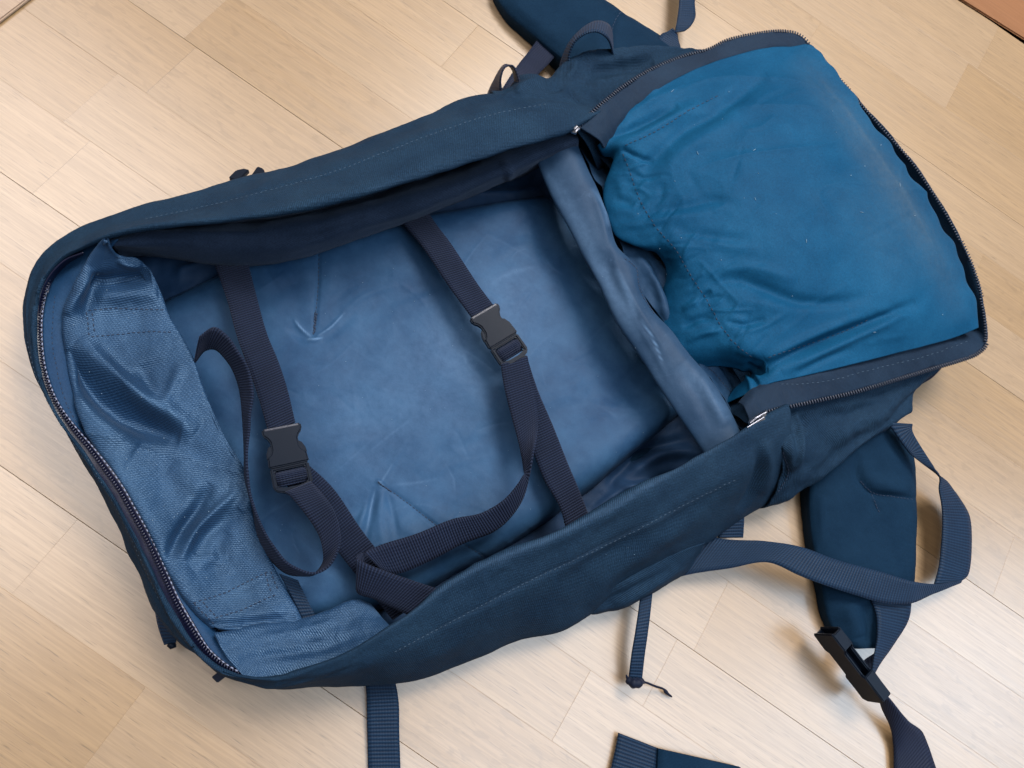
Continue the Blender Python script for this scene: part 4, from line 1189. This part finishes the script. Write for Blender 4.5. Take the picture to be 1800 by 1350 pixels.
# --- base of the pack that lies on the floor
bb = [(190, 470, 0.25), (620, 330, 0.25), (1000, 240, 0.25), (1300, 150, 0.25)]
bc = [(170, 650, 0.3), (640, 600, 0.3), (1050, 480, 0.3), (1500, 320, 0.3)]
bd = [(260, 930, 0.3), (660, 900, 0.3), (1100, 720, 0.3), (1580, 560, 0.3)]
be = [(440, 1150, 0.25), (720, 1140, 0.25), (1150, 930, 0.25), (1480, 700, 0.25)]
sheet("back_base", loft([rail(x, 60) for x in (bb, bc, bd, be)], 40), M['harness'], pack, [], [(30.0, 0.0006)], 0.002)
# body under the lid
u0 = [(1010, 230, 6.0), (1180, 120, 5.5), (1370, 84, 5), (1440, 130, 4)]
u1 = [(1100, 330, 6.0), (1280, 260, 7), (1480, 220, 6), (1560, 290, 4)]
u2 = [(1200, 500, 6.0), (1380, 450, 7), (1560, 400, 6), (1640, 440, 4)]
u3 = [(1320, 700, 6.0), (1440, 650, 6), (1580, 600, 5.5), (1680, 580, 4)]
uu = [rail(x, 60) for x in (u0, u1, u2, u3)]
ul = [g.copy() for g in uu]
sheet("upper_body", loft(uu, 50), M['outer'], pack, [], [(30.0, 0.002)], 0.002)
ur = np.stack([g[-1] for g in loft(uu, 50).transpose(0, 1, 2)])
dnr = ur.copy(); dnr[:, 2] = 0.003; mdr = ur.copy(); mdr[:, 2] *= 0.5; mdr[:, 0] += 0.004
sheet("head_end", loft([ur, mdr, dnr], 20), M['outer'], pack, [], [(40.0, 0.002)], 0.0014)


# ------------------------------------------------------------------ straps
def ribbon(name, left, right, mat, parent, thick=0.0015, n=140, m=7, crown=0.0, noise=0.0005, key=None, label=None, same=False):
    if same:
        tk = np.linspace(0, 1, len(left)); ts = np.linspace(0, 1, n)
        a = hermite(WA(left), tk, ts); b = hermite(WA(right), tk, ts)
    else:
        a = rail(left, n); b = rail(right, n)
    w = np.linspace(0, 1, m)[:, None, None]
    G = a[None] * (1 - w) + b[None] * w
    N = normals(G)
    G = G + N * (crown * (1 - (2 * w - 1) ** 2))
    G = G + N * (fbm(G * 45.0, 2) * noise)[..., None]
    Lm = np.r_[0, np.cumsum(np.linalg.norm(np.diff((a + b) / 2, axis=0), axis=1))]
    width = np.linalg.norm(a - b, axis=1).mean()
    uv = np.stack(np.meshgrid(Lm, np.linspace(0, width, m)), -1).reshape(-1, 2)
    Fc = grid_faces(m, n)
    if normals_raw(G) < 0:
        Fc = Fc[:, ::-1]
    o = mesh(name, G.reshape(-1, 3), Fc, mat, parent, uv=uv, label=label)
    md = o.modifiers.new("thickness", 'SOLIDIFY'); md.thickness = thick; md.offset = 0
    if key:
        BVH[key] = BVHTree.FromPolygons([Vector(p) for p in G.reshape(-1, 3)], Fc.tolist())
    return o


# left inner strap, wall to buckle
sa = ribbon("compression_strap", [(368, 440, 3.2), (380, 473, 4.1), (400, 530, 4.5), (417, 593, 4.7), (436, 646, 4.9), (452, 692, 5.1), (473, 764, 5.4)],
            [(424, 425, 3.2), (434, 455, 4.1), (450, 517, 4.5), (473, 597, 4.7), (488, 632, 4.9), (504, 680, 5.1), (519, 742, 5.4)], M['web'], pack, key='sa')
stitches(sa, M['thread_light'], [[(460, 712), (480, 704), (505, 692)]], 'sa', 4, 2, r=0.0004)
# from under the buckle to the near wall
sa2 = ribbon("compression_strap", [(500, 850, 4.6), (540, 890, 4.5), (596, 972, 4.4), (640, 1028, 4.2), (690, 1090, 4)],
             [(540, 815, 4.6), (580, 852, 4.5), (636, 932, 4.4), (684, 994, 4.2), (735, 1060, 4)], M['web'], pack)
# the free tail of the left strap: out of the buckle, round on its edge, up along the facing and over
tl = [(500, 866, 5.6), (512, 874, 5.8), (540, 908, 6.2), (560, 940, 6.3), (568, 970, 6.2), (566, 992, 5.6), (552, 1010, 5.0), (530, 1012, 4.4), (505, 1008, 4.2), (484, 992, 4.1), (466, 968, 4.1), (452, 936, 4.1),
      (443, 892, 4.2), (431, 840, 4.3), (430, 800, 4.5), (428, 760, 4.6), (426, 725, 4.8), (423, 690, 5.0), (412, 655, 5.2), (396, 630, 5.4), (378, 614, 5.4), (358, 618, 5.2), (340, 640, 4.6)]
tr = [(546, 846, 5.6), (560, 860, 6.0), (580, 886, 6.6), (592, 912, 6.8), (598, 946, 6.8), (592, 972, 6.8), (576, 996, 6.6), (552, 1007, 6.4), (526, 1001, 6.4), (504, 988, 6.4), (484, 964, 6.4), (466, 938, 6.4),
      (452, 906, 6.4), (438, 860, 6.4), (434, 805, 6.5), (438, 760, 6.6), (439, 730, 6.8), (444, 690, 7.0), (436, 648, 7.2), (418, 617, 7.4), (400, 591, 7.4), (376, 575, 7.2), (350, 592, 6.6)]
ribbon("strap_tail", tl, tr, M['web'], pack, thick=0.0016, n=240, same=True, label="loose webbing end curling beside the end facing")
ribbon("strap_anchor", [(490, 1008, 3.9), (508, 1040, 3.9), (532, 1090, 3.8)], [(524, 1020, 3.9), (535, 1044, 3.9), (556, 1084, 3.8)], M['web_out'], pack)

# right inner strap
sb = ribbon("compression_strap", [(690, 352, 3.4), (704, 385, 4.2), (743, 435, 4.7), (793, 509, 5.0), (831, 561, 5.3)],
            [(742, 346, 3.4), (757, 380, 4.2), (793, 430, 4.7), (839, 499, 5.0), (871, 542, 5.3)], M['web'], pack, key='sb')
stitches(sb, M['thread_light'], [[(802, 520), (822, 510), (845, 501)]], 'sb', 4, 2, r=0.0004)
sb2 = ribbon("compression_strap", [(885, 640, 5.0), (905, 720, 5.0), (938, 798, 5.0), (956, 842, 5.0), (984, 892, 5.0), (1000, 950, 4.8)],
             [(925, 625, 5.0), (945, 686, 5.0), (974, 754, 5.0), (994, 806, 5.0), (1017, 860, 5.0), (1042, 925, 4.8)], M['web'], pack)
t1l = [(880, 640, 5.4), (887, 683, 5.5), (898, 727, 5.6), (911, 777, 5.8), (921, 822, 5.8), (917, 842, 6.4), (888, 877, 6.2), (847, 902, 5.8), (794, 913, 5.5), (733, 938, 5.4), (672, 957, 5.6), (640, 972, 5.9)]
t1r = [(927, 626, 5.4), (934, 667, 5.5), (943, 707, 5.6), (945, 750, 6.2), (937, 803, 7.0), (924, 862, 5.6), (902, 904, 5.0), (868, 934, 4.8), (811, 957, 4.7), (754, 987, 4.7), (697, 1009, 4.9), (668, 1000, 5.4)]
ribbon("strap_tail", t1l, t1r, M['web'], pack, n=220, same=True, label="loose webbing end looping across the padded back")
ribbon("strap_tail", [(636, 972, 5.9), (632, 985, 6.2), (693, 1010, 6.3), (772, 1036, 6.4), (820, 1052, 6.2)], [(640, 985, 5.3), (627, 1038, 5.0), (660, 1054, 5.4), (717, 1081, 5.8), (760, 1104, 6)], M['web'], pack, n=120, same=True,
       label="folded return of the loose webbing end under the near edge")


# ------------------------------------------------------------------ buckles
def buckle(p0, p1, z0, z1, wd, up, parent):
    """side release buckle, closed: p0 is the end with the fixed strap, p1 the ladder end"""
    A, B = W(*p0, z0), W(*p1, z1)
    L = np.linalg.norm(B - A); y = (B - A) / L
    pl = oriented(A, y, up)
    h = wd / 2
    k = L / 50.0                                          # the shape is drawn on a 50 unit length
    body = [(-h, 0), (h * 0.55, 0), (h, 0), (h * 1.0, 5 * k), (h * 0.80, 8 * k), (h * 0.70, 11 * k), (h * 0.70, 17 * k), (h * 0.80, 20 * k), (h * 0.98, 22 * k), (h * 1.02, 30 * k),
            (-h * 1.02, 30 * k), (-h * 0.98, 22 * k), (-h * 0.80, 20 * k), (-h * 0.70, 17 * k), (-h * 0.70, 11 * k), (-h * 0.80, 8 * k), (-h, 5 * k)]
    o = extrude_poly("buckle", body, -0.0032, 0.0030, pl, M['plastic'], parent, 0.0011, seg=3)
    for s in (-1, 1):
        extrude_poly("release_prong", [(s * h * 0.62, 12 * k), (s * h * 0.86, 14.5 * k), (s * h * 1.0, 19 * k), (s * h * 1.02, 23 * k), (s * h * 0.6, 23 * k)], -0.0022, 0.0012, pl, M['plastic'], o, 0.0006)
    fr = [(-h * 0.98, 30.4 * k), (h * 0.98, 30.4 * k), (h * 1.0, 44 * k), (h * 0.9, 47.5 * k), (h * 0.4, 50 * k), (-h * 0.4, 50 * k), (-h * 0.9, 47.5 * k), (-h * 1.0, 44 * k)]
    hole = [(-h * 0.78, 32.5 * k), (-h * 0.78, 44.5 * k), (-h * 0.3, 46 * k), (h * 0.3, 46 * k), (h * 0.78, 44.5 * k), (h * 0.78, 32.5 * k)]
    extrude_poly("ladder_frame", fr, -0.0030, 0.0022, pl, M['plastic'], o, 0.0009, holes=[hole], seg=2)
    extrude_poly("ladder_bar", [(-h * 0.8, 38 * k), (h * 0.8, 38 * k), (h * 0.8, 41 * k), (-h * 0.8, 41 * k)], -0.0024, 0.0004, pl, M['plastic'], o, 0.0004)
    # webbing wrapped over the bar
    n = 30
    V, uv = [], []
    for i in range(n):
        t = i / (n - 1)
        yy = (32.6 + 11.6 * t) * k; zz = -0.0026 + 0.0046 * math.sin(math.pi * min(1, t * 1.15 + 0.02)) ** 0.6 if t < 0.85 else -0.0026 - 0.002 * (t - 0.85)
        for j in (-1, -0.5, 0, 0.5, 1):
            V.append(pl((j * h * 0.77, yy, zz))); uv.append((t * 0.016, j * 0.01))
    w_ = mesh("wrapped_webbing", V, grid_faces(n, 5), M['web'], o, uv=uv)
    md = w_.modifiers.new("thickness", 'SOLIDIFY'); md.thickness = 0.0014
    # slot for the fixed strap: thin dark bar where the webbing goes in
    extrude_poly("strap_slot", [(-h * 0.86, 0.6 * k), (h * 0.86, 0.6 * k), (h * 0.86, 2.0 * k), (-h * 0.86, 2.0 * k)], 0.0024, 0.0034, pl, M['coil'], o, 0.0003)
    return o


buckle((494, 750), (518, 864), 5.4, 5.3, 0.0285, (0.16, -0.02, 1.0), pack)
buckle((849, 547), (909, 636), 5.4, 5.3, 0.0275, (0.24, -0.16, 1.0), pack)

# ------------------------------------------------------------------ harness and outside straps
def padded(name, left, right, zt, mat, creases, crown=0.012, key=None, label=None, n=160):
    a = rail(left, n); b = rail(right, n)
    m = 40
    w = np.linspace(0, 1, m)[:, None, None]
    G = a[None] * (1 - w) + b[None] * w
    prof = (1 - np.abs(2 * w - 1) ** 4)
    e = np.linspace(0, 1, n)[None, :, None]
    G[..., 2:3] += prof * crown
    lo = G[0].copy(); lo[:, 2] = np.maximum(lo[:, 2] - crown * 1.6, 0.002); hi = G[-1].copy(); hi[:, 2] = np.maximum(hi[:, 2] - crown * 1.6, 0.002)
    G = np.concatenate([lo[None], (G[0] * 0.97 + lo * 0.03)[None], G, hi[None]], 0)
    return sheet(name, G, mat, pack, creases, [(35.0, 0.0009), (100.0, 0.0003)], 0.0012, key=key, label=label)


# near shoulder strap
ps = padded("shoulder_strap", [(1440, 790, 2.2), (1424, 870, 1.8), (1426, 922, 1.6), (1432, 970, 1.5), (1444, 1028, 1.4), (1455, 1085, 1.3), (1472, 1122, 1.2), (1494, 1139, 1.2)],
            [(1572, 735, 3.2), (1606, 800, 2.4), (1611, 866, 1.8), (1611, 935, 1.6), (1607, 1020, 1.4), (1596, 1080, 1.3), (1570, 1122, 1.2), (1540, 1139, 1.2)], 0, M['harness'],
            [([(1507, 796), (1510, 840), (1530, 864), (1570, 872), (1612, 878)], 5, -0.5), ([(1525, 810), (1528, 835), (1550, 850), (1600, 862)], 12, 0.35), ([(1528, 868), (1536, 885), (1546, 905)], 5, -0.25),
             ([(1443, 870), (1446, 960)], 7, 0.2), ([(1490, 1060), (1500, 1090), (1510, 1120)], 14, 0.4), ([(1520, 1060), (1530, 1090), (1530, 1130)], 9, -0.5)], 0.011, key='pad2', label="near shoulder strap with a quilted step")
stitches(ps, M['thread'], [[(1512, 845), (1532, 865), (1570, 873), (1608, 879)], [(1532, 868), (1546, 903)]], 'pad2', 5, 1, r=0.0004)
# far shoulder strap
pf = padded("shoulder_strap", [(866, -60, 1.4), (872, -10, 1.4), (894, 24, 1.4), (917, 44, 1.5), (946, 67, 1.7), (983, 98, 2.2), (1030, 130, 3)],
            [(1010, -60, 1.4), (1050, -12, 1.4), (1092, 20, 1.5), (1121, 38, 1.6), (1159, 62, 1.9), (1185, 84, 2.3), (1210, 110, 3)], 0, M['harness'],
            [([(1092, 20), (1078, 40), (1074, 70), (1080, 100)], 3.5, -0.35), ([(890, -10), (930, 30), (990, 80)], 12, 0.2), ([(1060, 30), (1050, 70), (1060, 100)], 12, 0.2)], 0.012, key='pad3', label="far shoulder strap reaching past the picture edge")
stitches(pf, M['thread'], [[(1091, 22), (1080, 38), (1075, 60), (1076, 80)]], 'pad3', 5, 1, r=0.0004)

# load strap: from the pack over the near shoulder strap, folding back up
ribbon("load_strap", [(1230, 938, 1.8), (1267, 947, 2.2), (1344, 951, 3.2), (1406, 961, 3.6), (1467, 983, 3.6), (1548, 1005, 3.5), (1605, 1022, 3.3), (1650, 1027, 2.6), (1690, 1021, 2.2)],
       [(1180, 1018, 1.4), (1194, 1014, 1.6), (1283, 999, 2.4), (1353, 989, 3.2), (1406, 1012, 3.5), (1507, 1047, 3.3), (1548, 1059, 3.1), (1601, 1060, 2.8), (1640, 1044, 2.4), (1688, 1024, 2.1)], M['web_out'], pack, n=180)
ribbon("load_strap", [(1560, 742, 4.8), (1592, 788, 4.4), (1608, 805, 4.2), (1649, 836, 3.6), (1651, 862, 3.2), (1658, 908, 2.8), (1653, 983, 2.4), (1642, 1028, 2.0)],
       [(1603, 745, 5.0), (1606, 764, 4.8), (1636, 813, 4.2), (1651, 834, 3.8), (1672, 856, 2.2), (1704, 912, 1.6), (1704, 1000, 1.8), (1686, 1025, 2.0)], M['web_out'], pack, n=180, same=True)
ribbon("strap_tab", [(1268, 900, 2.6), (1262, 945, 1.8)], [(1308, 895, 2.6), (1306, 945, 1.8)], M['web_out'], pack, n=30)
ribbon("strap_tab", [(1660, 640, 4.6), (1640, 662, 3.6), (1618, 676, 2.8)], [(1640, 645, 4.6), (1624, 660, 3.6), (1608, 668, 2.8)], M['web_dark'], pack, n=30)
# chest strap webbing with the open socket of a buckle
ribbon("chest_strap", [(1528, 1046, 2.6), (1540, 1078, 2.6), (1542, 1117, 3.0), (1538, 1148, 3.4), (1531, 1193, 3.4)], [(1602, 1052, 2.4), (1596, 1089, 2.2), (1574, 1127, 2.4), (1550, 1160, 2.8), (1534, 1190, 3.4)], M['web_out'], pack, n=90)
ribbon("chest_strap", [(1540, 1146, 2.4), (1520, 1160, 2.2), (1508, 1172, 2.2)], [(1534, 1194, 2.4), (1528, 1190, 2.2), (1516, 1186, 2.2)], M['web_dark'], pack, n=40)
ribbon("chest_strap", [(1545, 1225, 1.6), (1549, 1240, 1.4), (1566, 1280, 1.0), (1570, 1310, 0.6), (1572, 1352, 0.5), (1580, 1420, 0.5)],
       [(1532, 1198, 3.0), (1556, 1220, 2.8), (1598, 1268, 2.0), (1621, 1287, 1.2), (1631, 1312, 0.8), (1645, 1352, 0.7)], M['web_dark'], pack, n=120)


def open_socket():
    A, B = W(1452, 1108, 3.2), W(1544, 1228, 2.9)
    y = B - A; L = np.linalg.norm(y); y /= L
    e = RW @ np.array([-0.75, -0.45, 0.35]); e /= np.linalg.norm(e)          # its broad face looks to the lower left, the narrow side up
    pl = oriented(A, y, e)
    h = 0.0115
    # narrow side faces the camera: x runs across the thickness
    side = [(-h, 0), (h, 0), (h, L), (-h, L)]
    t = 0.0125
    top = extrude_poly("buckle", [(-t, 0), (t, 0), (t * 1.05, L * 0.24), (t * 0.82, L * 0.29), (t * 0.82, L * 0.60), (t * 1.05, L * 0.64), (t * 0.95, L * 0.97), (t * 0.6, L), (-t * 0.6, L),
                                  (-t * 0.95, L * 0.97), (-t * 1.05, L * 0.64), (-t * 0.82, L * 0.60), (-t * 0.82, L * 0.29), (-t * 1.05, L * 0.24)], 0.003, 0.0055, pl, M['plastic'], pack, 0.0009,
                       label="open socket half of a side release buckle")
    extrude_poly("socket_plate", [(-t, 0), (t, 0), (t * 1.05, L * 0.24), (t * 0.82, L * 0.29), (t * 0.82, L * 0.60), (t * 1.05, L * 0.64), (t * 0.95, L * 0.97), (t * 0.6, L), (-t * 0.6, L),
                                  (-t * 0.95, L * 0.97), (-t * 1.05, L * 0.64), (-t * 0.82, L * 0.60), (-t * 0.82, L * 0.29), (-t * 1.05, L * 0.24)], -0.0055, -0.003, pl, M['plastic'], top, 0.0009)
    for s in (-1, 1):
        for y0, y1 in ((0.02, 0.245), (0.62, 0.97)):
            extrude_poly("socket_side", [(s * t * 0.78, L * y0), (s * t * 1.03, L * y0), (s * t * 1.03, L * y1), (s * t * 0.78, L * y1)], -0.0052, 0.0052, pl, M['plastic'], top, 0.0007)
    extrude_poly("socket_rib", [(-0.002, L * 0.2), (0.002, L * 0.2), (0.002, L * 0.62), (-0.002, L * 0.62)], -0.0035, 0.0035, pl, M['plastic'], top, 0.0004)
    extrude_poly("socket_rib", [(t * 0.15, L * 0.3), (t * 0.55, L * 0.33), (t * 0.55, L * 0.45), (t * 0.15, L * 0.48)], -0.0032, 0.0008, pl, M['steel'], top, 0.0004)


open_socket()

# strap hanging down at the near side, cinch tape with a tied cord, belt end
ribbon("side_strap", [(640, 1180, 1.0), (643, 1206, 0.9), (645, 1270, 0.5), (647, 1350, 0.3), (650, 1450, 0.3)], [(690, 1180, 1.2), (696, 1204, 1.1), (700, 1226, 0.8), (702, 1290, 0.5), (704, 1350, 0.3), (708, 1450, 0.3)], M['web_out'], pack)
ct = ribbon("cinch_tape", [(1128, 1030, 2.0), (1125, 1052, 2.2), (1116, 1117, 2.4), (1109, 1160, 2.0), (1105, 1192, 1.4)], [(1149, 1022, 2.0), (1147, 1040, 2.2), (1138, 1117, 2.4), (1132, 1160, 2.0), (1128, 1194, 1.4)], M['web_out'], pack, n=80)
V = []
kn = [W(1103, 1194, 1.4), W(1109, 1199, 1.6), W(1116, 1201, 1.7), W(1123, 1200, 1.6), W(1127, 1197, 1.3)]
tube("cord_knot", hermite(np.array(kn), np.linspace(0, 1, 5), np.linspace(0, 1, 16)), list(0.0024 + 0.0016 * np.sin(np.linspace(0.1, 3.0, 16)) + 0.0004 * np.sin(np.linspace(0, 20, 16))), M['web_dark'], ct)
cd = [W(1122, 1198, 1.4), W(1136, 1200, 1.2), W(1151, 1206, 0.9), W(1166, 1211, 0.6), W(1172, 1218, 0.4), W(1181, 1225, 0.25)]
tube("cord", hermite(np.array(cd), np.linspace(0, 1, 6), np.linspace(0, 1, 24)), [0.0016] * 4 + [0.0009] * 11 + [0.0011, 0.0014, 0.0017, 0.0016, 0.0013, 0.0011, 0.0010, 0.0009, 0.0006], M['web_dark'], ct)
tube("cord_end", [W(1104, 1196, 1.4), W(1102, 1190, 1.6), W(1101, 1187, 1.9)], [0.0012, 0.001, 0.0006], M['web_dark'], ct)
ribbon("hip_belt_end", [(1087, 1288, 0.5), (1083, 1310, 0.5), (1074, 1350, 0.5), (1060, 1410, 0.5)], [(1159, 1316, 0.5), (1158, 1330, 0.5), (1155, 1352, 0.5), (1140, 1430, 0.5)], M['web_out'], pack, n=60, m=9, thick=0.002)
ribbon("hip_belt_end", [(1156, 1315, 0.75), (1154, 1352, 0.75), (1138, 1430, 0.7)], [(1300, 1348, 0.6), (1290, 1380, 0.6), (1270, 1470, 0.6)], M['harness'], pack, n=60, m=9, thick=0.004)
# tab at the foot end
ft = ribbon("pull_tab", [(272, 1066, 3.0), (276, 1092, 2.0), (289, 1133, 1.2)], [(300, 1075, 3.4), (306, 1100, 2.4), (310, 1128, 1.4)], M['web_out'], pack, n=30)
tube("tab_bead", [W(296, 1132, 1.3), W(301, 1135, 1.3), W(309, 1133, 1.3)], [0.0018, 0.0026, 0.002], M['plastic'], ft)
# strap loops beside the far shoulder strap
ribbon("load_strap", [(990, 10, 0.9), (952, 60, 1.0), (930, 90, 2.0), (905, 122, 4.0), (880, 160, 5)], [(1022, 42, 0.9), (985, 88, 1.0), (966, 110, 2.2), (942, 136, 4.0), (925, 165, 5)], M['web_dark'], pack, n=50)
ribbon("webbing_loop", [(856, 168, 5.2), (866, 146, 5.6), (878, 124, 6.4), (888, 114, 7.0), (897, 118, 7.2), (903, 130, 7.2), (906, 150, 7.2)],
       [(884, 166, 7.4), (880, 150, 7.8), (881, 134, 8.4), (888, 119, 8.8), (900, 116, 8.8), (908, 126, 8.6), (914, 146, 8.2)], M['web_dark'], pack, n=70, same=True)
ribbon("grab_loop", [(984, 118, 5.2), (991, 94, 6.0), (1005, 69, 7.0), (1028, 47, 7.8), (1050, 38, 8.0), (1068, 42, 7.6), (1075, 56, 6.6), (1077, 80, 5.4)],
       [(1002, 118, 7.0), (1001, 96, 7.8), (1010, 74, 8.8), (1028, 60, 9.6), (1046, 56, 9.8), (1062, 63, 9.4), (1072, 76, 8.4), (1078, 96, 7)], M['web_out'], pack, n=90, same=True)
ribbon("load_strap", [(1194, -60, 2.4), (1194, 0, 2.6), (1191, 30, 2.8), (1188, 46, 3.0), (1186, 58, 2.8)], [(1226, -60, 2.2), (1221, 0, 2.4), (1222, 30, 2.6), (1214, 46, 3.0), (1204, 54, 3.0)], M['web_out'], pack, n=60, same=True)
ribbon("load_strap", [(1183, 50, 3.2), (1172, 56, 3.0), (1160, 63, 2.8), (1148, 90, 3)], [(1190, 60, 2.4), (1192, 72, 2.6), (1196, 86, 2.8), (1190, 100, 3)], M['web_out'], pack, n=40, same=True)
# end of a clip peeping over the far wall
pc = oriented(W(440, 312, 4.6), W(446, 296, 4.6) - W(440, 312, 4.6), (0, 0, 1))
extrude_poly("strap_clip", [(-0.010, -0.006), (-0.002, -0.006), (0.001, 0.008), (-0.0035, 0.007), (-0.008, 0.003)], -0.002, 0.003, oriented(W(429, 314, 5.6), W(438, 299, 5.6) - W(429, 314, 5.6), (0, 0, 1)), M['plastic'], pack, 0.0007)
extrude_poly("strap_clip", [(-0.005, -0.006), (0.006, -0.006), (0.0055, 0.003), (0.003, 0.0065), (-0.002, 0.007)], -0.002, 0.003, oriented(W(453, 309, 5.6), W(458, 295, 5.6) - W(453, 309, 5.6), (0, 0, 1)), M['plastic'], pack, 0.0007)
extrude_poly("strap_keeper", [(-0.006, -0.002), (0.006, -0.002), (0.005, 0.004), (-0.004, 0.004)], -0.002, 0.002, oriented(W(388, 1184, 1.6), W(392, 1190, 1.6) - W(385, 1180, 1.6), (0, 0, 1)), M['web_dark'], pack, 0.0005)
